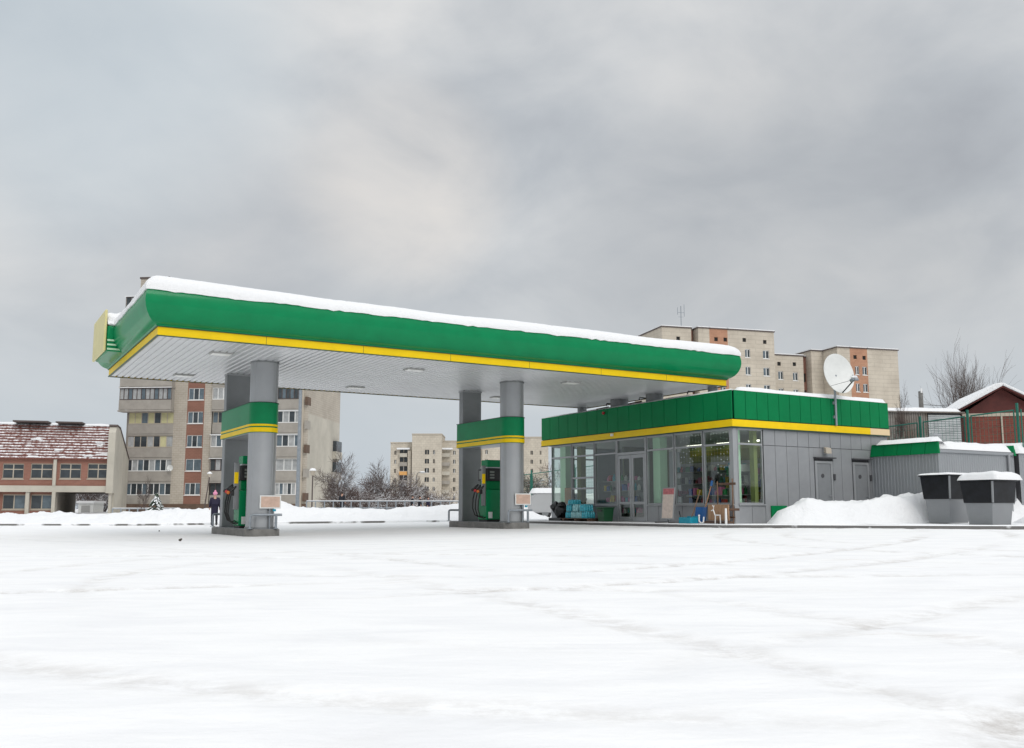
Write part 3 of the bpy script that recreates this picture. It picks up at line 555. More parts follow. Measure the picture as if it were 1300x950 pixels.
def pump(ca, z, label, b_=28.25):
    t = thing('fuel_pump', label, 'fuel pump', ST, (ca, b_, z), 'green fuel pumps on the islands')
    x0, x1 = ca - .40, ca + .36; y0, y1 = b_ - .3, b_ + .3
    MB().box(x0 + .03, x1 - .03, y0 + .02, y1 - .02, z, z + .07).build('base', 'rubber', t)
    bd = MB().box(x0, x1, y0, y1, z + .07, z + 1.12).build('lower_cabinet', 'green', t, .02)
    MB().box(x0 + .08, x0 + .24, y0 - .006, y0 + .01, z + .12, z + .34).build('label_plate', 'offwhite', bd)
    MB().box(x0 + .05, x1 - .05, y0 + .06, y1 - .06, z + 1.12, z + 1.42).build('middle_panel', 'green_panel', t, .015)
    dh = MB().box(x0 - .0, x1 + .0, y0 - .03, y1 + .03, z + 1.42, z + 1.86).build('display_head', 'black', t, .03)
    for sx, xx in ((-1, x0 - .004), (1, x1 + .004)):
        MB().box(min(xx, xx - sx * .01), max(xx, xx - sx * .01), y0 + .08, y1 - .08, z + 1.50, z + 1.78).build('screen', 'lcd', dh)
    for q in range(3): MB().box(x0 + .12, x0 + .30, y0 - .036, y0 - .029, z + 1.50 + .1 * q, z + 1.56 + .1 * q).build('digit_window', 'lcd', dh)
    tp = MB().box(x0 + .08, x1 - .08, y0 + .06, y1 - .06, z + 1.86, z + 2.16).build('top_sign', 'green', t, .02)
    MB().box(x0 + .06, x1 - .06, y0 + .04, y1 - .04, z + 1.87, z + 1.91).build('silver_trim', 'alu', tp)
    # hose mast and nozzles on the left side
    MB().box(x0 - .16, x0 - .02, y0 + .02, y0 + .10, z + .55, z + 1.95).build('hose_mast', 'alu2', t, .01)
    MB().box(x0 - .17, x0 - .05, y0 - .01, y0 + .018, z + 1.32, z + 1.66).build('price_tag', 'yellow', t, .004)
    cl_ = ['orange', 'red', 'black']
    for q in range(3):
        yy = y0 + .02 + q * .2; zz_ = z + 1.02 + .03 * q
        nb = MB(); nb.tube([(x0 - .10, yy, zz_ + .22), (x0 - .20, yy, zz_ + .12), (x0 - .30, yy, zz_ + .04)], [.03, .045, .03], 8); nb.box(x0 - .27, x0 - .16, yy - .03, yy + .03, zz_ - .06, zz_ + .08)
        no = nb.build('nozzle', 'black', t, .01)
        MB().ball((x0 - .33, yy, zz_ + .03), .055, 8).build('nozzle_cap', cl_[q], no)
        MB().tube([(x0 - .24, yy, zz_ - .02), (x0 - .30, yy + .01, zz_ - .30), (x0 - .31, yy + .02, zz_ - .60), (x0 - .22, yy + .03, zz_ - .84), (x0 - .08, yy + .04, zz_ - .90), (x0 + .02, yy + .05, zz_ - .86)], .022, 8).build('hose', 'rubber', t)
    # nozzles on the right side
    for q in range(2):
        yy = y0 + .08 + q * .25; nb = MB(); nb.tube([(x1 + .04, yy, z + 1.30), (x1 + .13, yy, z + 1.16)], [.03, .04], 8); no = nb.build('nozzle', 'black', t); MB().ball((x1 + .15, yy, z + 1.12), .05, 8).build('nozzle_cap', 'red', no)
        MB().tube([(x1 + .10, yy, z + 1.18), (x1 + .16, yy, z + .7), (x1 + .12, yy, z + .3), (x1 - .01, yy, z + .26)], .022, 8).build('hose', 'rubber', t)
for ca, g0, pl in ((7.75, 0.0, 'left'), (16.35, 0.125, 'right')):
    zt = island(ca, g0, pl)
    rail(ca + .02, 26.98, zt, 'bent grey tube rail at the near end of the %s island' % pl); rail(ca - .02, 31.28, zt, 'bent grey tube rail at the far end of the %s island' % pl, False)
    board(ca + .14, 26.99, zt, 'small framed beige notice in front of the %s round column' % pl)
    pump(ca + (-.02 if pl == 'left' else .05), zt, 'green petrol pump with black display between the %s columns' % pl, 28.5 if pl == 'left' else 28.9)

# ------------------------------------------------------------------ shop
SA, SB, SE, SR = 22.0, 22.66, 33.62, 29.8       # front plane, right plane, left end, right end
Z0, ZW, ZT, ZC = 0.30, 0.95, 2.94, 3.46
sh = thing('filling_station_shop', 'low grey shop with big windows under a green and yellow parapet', 'shop', ST, (26, 28, Z0))
TY = lambda u, d, z: (SA + d, u, z)              # facade maps: u along wall, d inward
TX = lambda u, d, z: (u, SB + d, z)
# low wall below the windows
def lowwall(u0, u1, T, pitch=.62):
    mb = MB(); mb.T = T
    n = max(1, round((u1 - u0) / pitch))
    for i in range(n):
        mb.box(u0 + (u1 - u0) * i / n + .008, u0 + (u1 - u0) * (i + 1) / n - .008, -.012, .05, Z0, ZW - .05)
    mb.build('plinth_panels', 'wallgrey', sh, .005)
    mb = MB(); mb.T = T; mb.box(u0, u1, 0.0, .10, Z0 - .1, ZW - .05); mb.build('plinth_core', 'joint', sh)
    mb = MB(); mb.T = T; mb.box(u0 - .02, u1 + .02, -.07, .12, ZW - .045, ZW); mb.build('window_sill', 'framegrey', sh, .006)
lowwall(SB + .0, 27.16, TY); lowwall(28.98, SE, TY); lowwall(SA + .16, 23.38, TX)
def window(u0, u1, T, rows=None, fw=.035):
    f_ = MB(); f_.T = T
    f_.box(u0, u0 + fw, -.02, .07, ZW, ZC); f_.box(u1 - fw, u1, -.02, .07, ZW, ZC)
    f_.box(u0 + fw, u1 - fw, -.02, .07, ZW, ZW + .05); f_.box(u0 + fw, u1 - fw, -.02, .07, ZC - .06, ZC); f_.box(u0 + fw, u1 - fw, -.022, .07, ZT - .03, ZT + .035)
    for z in (rows or []): f_.box(u0 + fw, u1 - fw, -.022, .07, z - .035, z + .035)
    o = f_.build('window', 'framegrey', sh, .005)
    for z0, z1 in zip([ZW + .05] + [z + .035 for z in (rows or [])] + [ZT + .035], [z - .035 for z in (rows or [])] + [ZT - .03, ZC - .06]):
        q = MB(); q.T = T; q.box(u0 + fw, u1 - fw, .02, .028, z0, z1); q.build('pane', 'glass', o)
for u0, u1 in ((22.70, 24.06), (24.12, 25.57), (25.63, 27.12), (29.02, 30.42), (32.06, 33.58)): window(u0, u1, TY)
window(30.48, 32.0, TY, [1.62, 2.05])
window(22.18, 23.32, TX)
mb = MB().box(SA - .03, SA + .16, SB - .03, SB + .16, Z0, ZC).build('corner_post', 'framegrey', sh, .01)
# left end: glass bay then wall
TE = lambda u, d, z: (u, SE + .02 - d, z)
window(22.1, 24.4, TE)
mb = MB(); mb.box(24.4, SR, SE - .1, SE, Z0, ZC + .1); mb.box(22.05, 24.4, SE - .1, SE, Z0, ZW - .001); mb.build('end_wall', 'wallgrey', sh)
# entrance door
df = MB(); df.T = TY
for u0, u1 in ((27.16, 27.24), (28.90, 28.98)): df.box(u0, u1, -.03, .07, Z0, ZC)
df.box(27.24, 28.90, -.03, .07, 2.84, 2.94); df.box(27.24, 28.90, -.03, .07, ZC - .06, ZC); df.box(27.24, 28.90, -.02, .07, Z0 - .02, Z0 + .03)
dfo = df.build('door_surround', 'framegrey', sh, .006)
q = MB(); q.T = TY; q.box(27.24, 28.90, .02, .028, 2.94, ZC - .06); q.build('pane', 'glass', dfo)
for u0, u1 in ((27.25, 28.06), (28.08, 28.89)):
    d_ = MB(); d_.T = TY
    d_.box(u0, u0 + .11, -.02, .04, Z0 + .04, 2.83); d_.box(u1 - .11, u1, -.02, .04, Z0 + .04, 2.83)
    for z0, z1 in ((Z0 + .04, Z0 + .20), (.96, 1.06), (2.70, 2.83)): d_.box(u0 + .11, u1 - .11, -.02, .04, z0, z1)
    do = d_.build('entrance_door', 'framegrey', sh, .005)
    for z0, z1 in ((Z0 + .20, .96), (1.06, 2.70)):
        q = MB(); q.T = TY; q.box(u0 + .11, u1 - .11, .006, .014, z0, z1); q.build('pane', 'glass', do)
    uu = u1 - .07 if u0 < 27.5 else u0 + .07
    q = MB(); q.T = TY; q.tube([(uu, -.02, 1.2), (uu, -.08, 1.22), (uu, -.08, 1.60), (uu, -.02, 1.62)], .014, 8); q.build('handle', 'alu', do)
# soffit strip over the windows
mb = MB(); mb.box(SA - .02, SA + .2, SB, SE, ZC, ZC + .1); mb.box(SA + .2, SR, SB - .02, SB + .2, ZC, ZC + .1); mb.build('head_rail', 'framegrey', sh)
# right wall of upright cassettes with two doors
W0 = 23.38; edges = [W0, 23.94, 24.50, 25.06, 25.62]
xs_ = [W0 + .55 * i for i in range(12)]
xs_[-1] = SR
mb = MB(); doors = [(25.84, 26.74), (27.82, 28.68)]
mbj = MB(); mbj.box(W0, SR, SB + .02, SB + .14, Z0 - .1, ZC); mbj.build('wall_core', 'joint', sh)
for x0, x1 in zip(xs_, xs_[1:]):
    for z0, z1 in ((Z0, 2.92), (2.935, ZC - .01)):
        segs = [(x0, x1)]
        if z0 < 1:
            for d0, d1 in doors:
                ns = []
                for s0, s1 in segs:
                    if d1 < s0 or d0 > s1: ns.append((s0, s1)); continue
                    if s0 < d0 - .02: ns.append((s0, d0 - .03))
                    if s1 > d1 + .02: ns.append((d1 + .03, s1))
                segs = ns
        for s0, s1 in segs:
            if s1 - s0 > .03: mb.box(s0 + .008, s1 - .008, SB - .01, SB + .05, z0, z1)
for d0, d1 in doors: mb.box(d0 - .03, d1 + .03, SB - .008, SB + .05, 2.56, 2.92)
mb.build('wall_cassettes', 'wallgrey', sh, .006)
for i, (d0, d1) in enumerate(doors):
    f_ = MB(); f_.box(d0, d0 + .09, SB - .03, SB + .06, Z0, 2.47); f_.box(d1 - .09, d1, SB - .03, SB + .06, Z0, 2.47); f_.box(d0 + .09, d1 - .09, SB - .03, SB + .06, 2.38, 2.47)
    d_ = f_.build('service_door', 'framegrey', sh, .006)
    l_ = MB(); l_.box(d0 + .10, d1 - .10, SB - .01, SB + .02, Z0, 2.37)
    for z0, z1 in ((.36, .66), (.74, 2.30)): l_.box(d0 + .16, d1 - .16, SB - .016, SB - .008, z0, z1)
    l_.build('leaf', 'doorgrey', d_, .004)
    MB().tube([((d0 + d1) / 2 - .08, SB - .03, 1.95), ((d0 + d1) / 2 - .08, SB - .012, 1.95)], .075, 14).build('peep_grille', 'joint', d_)
    MB().tube([(d1 - .14, SB - .03, 1.25), (d1 - .14, SB - .07, 1.25), (d1 - .26, SB - .07, 1.25)], .013, 6).build('handle', 'alu', d_)
    MB().box(d0 - .06, d1 + .08, SB - .14, SB - .01, 2.56, 2.60).build('lintel', 'joint', d_)
    MB().box(d1 + .02, d1 + .10, SB - .07, SB - .012, 1.80, 2.02).build('lock_box', 'joint', d_, .01)
MB().box(23.62, 24.35, SB - .05, SB - .012, Z0 + .02, ZW - .05).build('green_wall_patch', 'green_panel', sh)
# parapet
mb = MB()
def parapet_panels(u0, u1, T, n):
    for i in range(n):
        a_ = u0 + (u1 - u0) * i / n; c_ = u0 + (u1 - u0) * (i + 1) / n; mb.T = T; mb.box(a_ + .009, c_ - .009, -.10, -.06, 3.765, 4.715)
parapet_panels(SB - .09, SE + .62, TY, 17); parapet_panels(SA - .0, SR + .02, TX, 15); mb.T = None
mb.build('parapet_panels', 'green_panel', sh, .006)
mb = MB(); mb.T = TY; mb.box(SB - .0, SE + .6, -.058, .06, 3.50, 4.70); mb.T = None; mb.box(SA + .06, SR, SB - .058, SB + .06, 3.50, 4.70); mb.box(SR - .1, SR, SB + .06, SE, ZC, 4.7); mb.box(SA + .06, SR - .1, SE + .48, SE + .6, 3.50, 4.70); mb.build('parapet_core', 'green_dark', sh)
mb = MB(); mb.box(SA - .115, SA - .06, SB - .115, SE + .62, 3.50, 3.735); mb.box(SA - .06, 28.75, SB - .115, SB - .06, 3.50, 3.735); mb.build('yellow_band', 'yellow', sh, .004)
MB().box(28.755, SR + .03, SB - .113, SB - .06, 3.50, 3.73).build('faded_band', 'faded', sh, label='pale faded end of the yellow band')
mb = MB(); mb.box(SA - .125, SA + .0, SB - .125, SE + .63, 3.47, 3.498); mb.box(SA, SR + .03, SB - .125, SB, 3.47, 3.498); mb.build('band_trim', 'green_dark', sh)
# roof and its snow
mb = MB(); mb.box(SA + .07, SR - .1, SB + .07, SE + .48, 3.95, 4.05); mb.build('roof', 'joint', sh)
def snowslab(x0, x1, y0, y1, z0, h, seed=0, step=.3, edge=.12, over=0.0):
    mb = MB(); nx = max(3, int((x1 - x0) / step)); ny = max(3, int((y1 - y0) / step) if (y1 - y0) > step * 3 else 5)
    def fn(i, j):
        u, v = i / (nx - 1), j / (ny - 1); x = x0 + (x1 - x0) * u; y = y0 + (y1 - y0) * v
        d = min(x - x0, x1 - x, y - y0, y1 - y); e = math.sqrt(max(0, 1 - (1 - min(1, d / edge)) ** 2))
        nz_ = noise.noise(Vector((x * .8, y * .8, seed))) * .5 + noise.noise(Vector((x * 2.6, y * 2.6, seed + 3))) * .25
        return (x, y, z0 + h * e * (1 + nz_ * .45))
    mb.grid(nx, ny, fn)
    mb.add([(x0, y0, z0), (x1, y0, z0), (x1, y1, z0), (x0, y1, z0)], [(3, 2, 1, 0)])
    return mb
snowslab(SA - .10, SA + .22, SB - .10, SE + .6, 4.715, .07, 1, .18, .07).build('parapet_snow', 'snow', sh, smooth=1.4)
snowslab(SA + .22, SR + .03, SB - .11, SB + .25, 4.715, .14, 2, .18, .10).build('parapet_snow', 'snow', sh, smooth=1.4)
snowslab(SA + .1, SR - .1, SB + .1, SE + .4, 4.05, .2, 3, .6, .2).build('roof_snow', 'snow', sh, smooth=1.4)
# interior
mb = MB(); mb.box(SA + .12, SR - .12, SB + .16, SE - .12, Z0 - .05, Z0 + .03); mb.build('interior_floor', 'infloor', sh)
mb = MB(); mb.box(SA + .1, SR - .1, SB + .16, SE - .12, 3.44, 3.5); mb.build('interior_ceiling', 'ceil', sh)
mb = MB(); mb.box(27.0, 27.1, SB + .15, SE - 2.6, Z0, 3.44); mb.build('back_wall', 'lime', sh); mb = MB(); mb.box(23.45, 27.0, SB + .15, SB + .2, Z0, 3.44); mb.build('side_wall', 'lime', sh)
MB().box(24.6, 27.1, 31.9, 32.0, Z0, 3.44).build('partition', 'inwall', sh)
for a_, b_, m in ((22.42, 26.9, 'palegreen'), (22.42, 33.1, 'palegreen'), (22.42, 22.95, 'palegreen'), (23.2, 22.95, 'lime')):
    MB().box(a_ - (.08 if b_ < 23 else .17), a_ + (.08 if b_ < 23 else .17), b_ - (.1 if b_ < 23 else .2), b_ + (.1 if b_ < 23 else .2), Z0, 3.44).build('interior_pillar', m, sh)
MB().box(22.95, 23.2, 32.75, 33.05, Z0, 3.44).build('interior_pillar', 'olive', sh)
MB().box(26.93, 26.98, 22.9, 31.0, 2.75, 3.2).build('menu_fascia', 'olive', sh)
for a_, b_ in ((26.6, 24.2), (26.6, 26.0), (26.6, 27.8), (26.6, 29.6)):
    MB().box(a_ - .05, a_ + .05, b_ - .5, b_ + .5, 3.39, 3.435).build('added_glow_strip', M['tube'], sh)  # glowing strips added to brighten the shop interior, not known fittings
# garland of white dots in the two windows by the corner
gt = thing('window_garland', 'hanging strings of white dots inside the two windows near the corner', 'garland', ST, (22.2, 24, 3.3))
mb = MB(); random.seed(3)
for u in [22.95 + .155 * i for i in range(17)]:
    if 24.0 < u < 24.2: continue
    ln = random.uniform(.5, 1.5); z = 3.34
    while z > 3.34 - ln: mb.ball((22.16, u + random.uniform(-.02, .02), z), .018, 6); z -= random.uniform(.13, .3)
mb.build('dots', 'garland', gt)
mb = MB()
for u in [22.95 + .155 * i for i in range(17)]: mb.tube([(22.16, u, 3.4), (22.16, u, 2.3)], .0012, 3)
mb.build('threads', 'garland', gt)
# shelves, fridge, counter, goods inside the shop
def shelfunit(a0, a1, b0, b1, levels, label, h=2.0):
    t = thing('shelf_unit', label, 'shelf', ST, ((a0 + a1) / 2, (b0 + b1) / 2, Z0 + .03), 'shelf units inside the shop')
    mb = MB(); mb.box(a1 - .03, a1, b0, b1, Z0 + .03, Z0 + h) if a1 - a0 < b1 - b0 else mb.box(a0, a1, b1 - .03, b1, Z0 + .03, Z0 + h); mb.build('back_panel', 'shelf', t)
    for z in levels: MB().box(a0, a1 - .03, b0, b1 - .03, Z0 + z, Z0 + z + .03).build('shelf', 'shelf', t)
ORD = 'first second third fourth fifth sixth seventh eighth ninth tenth eleventh twelfth thirteenth fourteenth fifteenth sixteenth seventeenth eighteenth nineteenth twentieth twenty-first twenty-second twenty-third twenty-fourth twenty-fifth twenty-sixth twenty-seventh twenty-eighth twenty-ninth thirtieth thirty-first thirty-second thirty-third thirty-fourth thirty-fifth'.split()
random.seed(12)
def goods(a0, a1, b0, b1, z, where, level, end_, along='b', step=.24):
    u = (b0 if along == 'b' else a0) + .06; end = (b1 if along == 'b' else a1) - .1; k = 0
    while u < end:
        w = random.uniform(.10, .19); h = random.uniform(.15, .31); ci = random.randrange(8); kind = random.random() < .5
        ca_, cb_ = ((a0 + .14, u + w / 2) if along == 'b' else (u + w / 2, b0 + .14))
        mb = MB()
        if kind: mb.lathe(ca_, cb_, [(w * .42, z), (w * .45, z + h * .6), (w * .2, z + h * .82), (w * .16, z + h)], 10); nm, ct = 'bottle', 'bottle'
        else: mb.box(ca_ - w / 2, ca_ + w / 2, cb_ - w / 2, cb_ + w / 2, z, z + h); nm, ct = 'product_box', 'box'
        single(mb, nm, GOODS[ci], '%s %s on the %s of %s, %s from %s' % (GOODN[ci], 'bottle' if kind else 'packet', level, where, ORD[min(k, 34)], end_), ct, ST, 'goods on %s' % where, .004)
        u += w + random.uniform(.02, step * .4); k += 1
LV = ['bottom shelf', 'second shelf', 'third shelf', 'top shelf']
shelfunit(24.9, 25.35, 23.6, 26.2, (.35, .8, 1.25, 1.7), 'tall dark shelf seen through the windows beside the shop corner', 2.15)
for z, lv in zip((.38, .83, 1.28, 1.73), LV): goods(24.9, 25.3, 23.6, 26.2, Z0 + z, 'the tall shelf', lv, 'its corner end')
shelfunit(26.4, 26.85, 26.4, 30.8, (.5, 1.0, 1.5, 2.0), 'deep wall shelf seen through the windows right of the entrance', 2.4)
for z, lv in zip((.53, 1.03, 1.53, 2.03), LV): goods(26.4, 26.8, 26.4, 30.8, Z0 + z, 'the rear shelf', lv, 'its right end')
shelfunit(23.3, 23.75, 29.3, 31.7, (.3, .75, 1.2, 1.6), 'low shelf standing behind the windows left of the entrance', 1.75)
for z, lv in zip((.33, .78, 1.23, 1.63), LV): goods(23.3, 23.7, 29.3, 31.7, Z0 + z, 'the left shelf', lv, 'its door end')
shelfunit(23.1, 23.5, 24.3, 26.3, (.25, .6, .95), 'knee high shelf behind the windows right of the entrance', 1.0)
for z, lv in zip((.28, .63, .98), (LV[0], LV[1], LV[3])): goods(23.1, 23.5, 24.3, 26.3, Z0 + z, 'the low shelf', lv, 'its corner end')
ft = thing('drinks_fridge', 'white glass fronted fridge behind the side window at the corner', 'fridge', ST, (23.55, 24.0, Z0 + .03))
fz = Z0 + .03
mb = MB(); mb.box(23.3, 23.97, 24.15, 24.25, fz, fz + 2.0); mb.box(23.3, 23.35, 23.7, 24.15, fz, fz + 2.0); mb.box(23.92, 23.97, 23.7, 24.15, fz, fz + 2.0); mb.box(23.35, 23.92, 23.7, 24.15, fz, fz + .25); mb.box(23.35, 23.92, 23.66, 24.15, fz + 1.75, fz + 2.0); mb.build('cabinet', 'white', ft)
for z in (.6, .95, 1.3): MB().box(23.35, 23.92, 23.72, 24.15, fz + z, fz + z + .02).build('shelf', 'white', ft)
for z, lv in zip((.27, .62, .97, 1.32), LV): goods(23.39, 23.9, 23.76, 24.1, fz + z, 'the white fridge', lv, 'its left side', 'a', .1)
ct_ = thing('shop_counter', 'dark counter with a flat screen seen through the glass', 'counter', ST, (24.9, 27.2, Z0 + .03))
MB().box(24.6, 25.2, 26.2, 28.2, Z0 + .03, Z0 + 1.02).build('body', 'darkwood', ct_); MB().box(24.55, 25.25, 26.15, 28.25, Z0 + 1.02, Z0 + 1.06).build('top', 'black', ct_)
MB().box(24.8, 24.84, 26.6, 27.1, Z0 + 1.2, Z0 + 1.52).build('screen', 'display', ct_); MB().box(24.79, 24.89, 26.8, 26.9, Z0 + 1.05, Z0 + 1.2).build('screen_stand', 'black', ct_)
pp = MB().box(22.10, 22.12, 31.35, 31.95, ZW + .06, ZW + .75)
pp = MB().box(22.10, 22.12, 32.12, 32.75, ZW + .06, ZW + .72); single(pp, 'poster', 'card', 'brown sheet standing inside the leftmost front window', 'poster', ST)
single(MB().box(22.45, 22.9, 22.98 + .3, 23.02 + .3, 1.2, 1.6), 'poster', GOODS[1], 'small blue sign inside the side window by the corner', 'poster', ST) if False else None
single(MB().box(22.13, 22.15, 24.10, 24.32, 1.05, 2.0), 'green_banner', 'crate', 'upright dark green banner inside the window beside the blue scoop', 'banner', ST)

# satellite dish on the parapet
dt = thing('satellite_dish', 'large white satellite dish on a pole fixed to the shop parapet', 'satellite dish', ST, (26.9, SB - .16, 3.75))
pa, pb = 26.86, SB - .17
MB().tube([(pa, pb, 3.74), (pa, pb, 4.9), (pa, pb + .02, 5.10)], .04, 10).build('pole', 'steel', dt)
MB().box(pa - .08, pa + .08, pb + .02, pb + .07, 4.0, 4.1).build('bracket', 'steel', dt); MB().box(pa - .08, pa + .08, pb + .02, pb + .07, 4.5, 4.6).build('bracket', 'steel', dt)
# dish axis in world: to the right, towards the camera, a little up
axw = Vector((.40, -.88, .16)).normalized(); ax = Vector((axw.x * ST.c + axw.y * ST.s, -axw.x * ST.s + axw.y * ST.c, axw.z)).normalized()
ux = ax.cross(Vector((0, 0, 1))).normalized(); uy = ux.cross(ax).normalized(); dc = Vector((pa, pb, 5.55)) - ax * -.08
mb = MB(); n = 40; rings = 9; vs = []; fs = []
RD = .735
for side in (0, 1):
    for i in range(rings):
        r = RD * i / (rings - 1); dpt = .17 * (r / RD) ** 2 - side * .02
        for j in range(n): t = 2 * math.pi * j / n; vs.append(tuple(dc + ux * (r * math.cos(t) * .94) + uy * (r * math.sin(t)) + ax * dpt))
    o_ = side * rings * n
    for i in range(rings - 1):
        for j in range(n): q = (o_ + i * n + j, o_ + i * n + (j + 1) % n, o_ + (i + 1) * n + (j + 1) % n, o_ + (i + 1) * n + j); fs.append(q if not side else q[::-1])
for j in range(n): fs.append(((rings - 1) * n + j, (rings - 1) * n + (j + 1) % n, (2 * rings - 1) * n + (j + 1) % n, (2 * rings - 1) * n + j))
mb.add(vs, fs); mb.build('reflector', 'offwhite', dt, smooth=1.0)
foc = dc + ax * .82 - uy * .42; bot = dc - uy * .72 + ax * .17; lft = dc - ux * .66 + ax * .14
rgt = dc + ux * .5 - uy * .5 + ax * .14
MB().tube([tuple(bot), tuple(foc)], .022, 8).build('feed_arm', 'black', dt)
MB().tube([tuple(lft), tuple(foc)], .007, 5).build('stay', 'joint', dt)
MB().tube([tuple(rgt), tuple(foc)], .007, 5).build('stay', 'joint', dt)
mb = MB(); mb.tube([tuple(foc + ax * .06), tuple(foc - ax * .16)], [.05, .075], 12); mb.tube([tuple(foc + ux * .12), tuple(foc - ux * .16)], .045, 10); lo = mb.build('feed_horn', 'steel', dt)
mb = MB(); mb.ball(tuple(foc + Vector((0, 0, .07))), .11, 10, (1.2, 1, .55), .3, 2); mb.build('snow_cap', 'snow', dt)
MB().tube([tuple(dc - ax * .02), tuple(Vector((pa, pb + .02, 5.12)))], .05, 8).build('mount', 'steel', dt)

# cameras and the lamp
def cctv(a_, b_, z, label, s=1.0):
    t = thing('security_camera', label, 'security camera', ST, (a_, b_, z), 'security cameras above the shop parapet')
    MB().tube([(a_ + .3, b_ - .02, z + .22), (a_ + .02, b_ - .02, z + .22), (a_, b_, z + .12)], .025, 8).build('arm', 'joint', t)
    h = MB(); h.T = lambda x, y, zq: (a_ - x * .5 * s + .0, b_ + x * .35 * s + y, z + zq - x * .12); h.box(-.12, .62, -.07, .07, -.05, .09); h.build('housing', 'darkwood', t, .015)
    l_ = MB(); l_.T = h.T; l_.tube([(.60, 0, .02), (.66, 0, .02)], .05, 10); l_.build('lens', 'display', t)
cctv(22.32, 27.95, 4.80, 'brown camera in front of the nearer of the two wide roof posts'); cctv(22.32, 30.05, 4.78, 'brown camera in front of the farther of the two wide roof posts')
cctv(22.5, 25.4, 4.78, 'small dark camera near the parapet corner', .6)
lt = thing('wall_lamp', 'small yellowish lamp above the nearer grey side door', 'lamp', ST, (26.35, SB - .06, 2.83))
MB().box(26.28, 26.42, SB - .07, SB - .012, 2.72, 2.95).build('bracket', 'framegrey', lt); mb = MB(); mb.hexa([(26.22, SB - .22, 2.72), (26.50, SB - .22, 2.72), (26.46, SB - .07, 2.76), (26.26, SB - .07, 2.76), (26.22, SB - .20, 2.92), (26.50, SB - .20, 2.92), (26.46, SB - .07, 2.96), (26.26, SB - .07, 2.96)]); mb.build('lamp_head', 'tframe', lt, .01)
mb = MB(); mb.ball((SA - .16, 29.6, 4.55), .06, 10); single(mb, 'siren', 'red', 'tiny red alarm light on the green parapet above the entrance', 'alarm light', ST)
mb = MB(); mb.box(SA - .19, SA - .118, 29.0, 29.14, 3.6, 3.7); single(mb, 'sensor_box', 'white', 'small white sensor on the yellow band above the entrance', 'sensor', ST, bevel=.01)

# ------------------------------------------------------------------ annex on the right
AF, AR, AE = 28.88, 19.95, 33.3
an = thing('annex', 'low grey sheet metal annex with thick snow and a green edge', 'annex', ST, (31, 21.3, .2))
def ribs(mb, u0, u1, z0, z1, T, pitch=.13, d=.012):
    mb.T = T; u = u0
    while u < u1 - .02:
        e = min(u + pitch, u1); pts = [(u, 0), (u + pitch * .55, 0), (u + pitch * .65, -d), (u + pitch * .9, -d), (e, 0)]
        pts = [(min(x, u1), y) for x, y in pts]
        for p, q in zip(pts, pts[1:]): mb.quad((p[0], p[1], z0), (q[0], q[1], z0), (q[0], q[1], z1), (p[0], p[1], z1))
        u = e
    mb.T = None
mb = MB(); mb.use('bluewall'); ribs(mb, AR, SB - .0, .1, 2.72, lambda u, d, z: (AF + d, u, z)); mb.build('side_sheet', 'bluewall', an, smooth=.1)
mb = MB(); ribs(mb, AF, AE, .1, 2.82, lambda u, d, z: (u, AR + d, z)); mb.build('front_sheet', 'bluewall', an, smooth=.1)
mb = MB(); mb.box(AF + .02, AE, AR + .02, SB + .2, .1, 2.75); mb.build('core', 'joint', an)
mb = MB()
for i in range(5):
    u0 = AR - .12 + (SB - AR + .1) * i / 5; u1 = AR - .12 + (SB - AR + .1) * (i + 1) / 5
    mb.hexa([(AF - .12, u0 + .008 , 2.68), (AF - .04, u0 + .008, 2.68), (AF - .04, u1 - .008, 2.68), (AF - .12, u1 - .008, 2.68), (AF + .0, u0 + .008 + (.10 if i == 0 else 0), 3.12), (AF + .06, u0 + .008 + (.10 if i == 0 else 0), 3.12), (AF + .06, u1 - .008, 3.12), (AF + .0, u1 - .008, 3.12)])
mb.build('green_fascia', 'green_panel', an, .004)
mb = MB(); mb.hexa([(AE - .12, AR - .1, 2.72), (AE + .02, AR - .1, 2.72), (AE + .02, SB, 2.72), (AE - .12, SB, 2.72), (AE - .04, AR - .02, 3.1), (AE + .02, AR - .02, 3.1), (AE + .02, SB, 3.1), (AE - .04, SB, 3.1)]); mb.build('green_fascia', 'green_panel', an)
MB().box(AF - .02, AE, AR - .07, AR + .1, 2.72, 2.83).build('gutter', 'bluewall', an, .01)
MB().tube([(AE - .42, AR - .07, 2.75), (AE - .42, AR - .07, .3)], .05, 10).build('downpipe', 'framegrey', an)
snowslab(AF + .02, AE, AR - .08, SB - .3, 2.84, .30, 21, .22, .22).build('roof_snow', 'snow', an, smooth=1.4)
snowslab(AF - .06, AF + .5, AR - .05, SB - .1, 3.10, .17, 22, .15, .10).build('fascia_snow', 'snow', an, smooth=1.4)
an2 = thing('annex', 'second pale sheet metal annex at the right edge with snow on its roof', 'annex', ST, (35, 21.3, .2))
mb = MB(); ribs(mb, AE + .12, 38, .1, 2.8, lambda u, d, z: (u, AR - .12 + d, z)); mb.build('front_sheet', 'bluewall', an2, smooth=.1); mb = MB(); mb.box(AE + .12, 38, AR - .1, SB, .1, 2.8); mb.build('core', 'joint', an2)
snowslab(AE + .08, 38, AR - .2, SB - .3, 2.81, .42, 24, .22, .25).build('roof_snow', 'snow', an2, smooth=1.4)
mb = MB(); mb.tube([(29.9, 20.9, 3.1), (29.9, 20.9, 3.32), (29.95, 20.8, 3.42), (30.08, 20.6, 3.40)], .05, 8); single(mb, 'vent_pipe', 'alu', 'small bent vent pipe poking through the snow on the annex roof', 'vent pipe', ST)

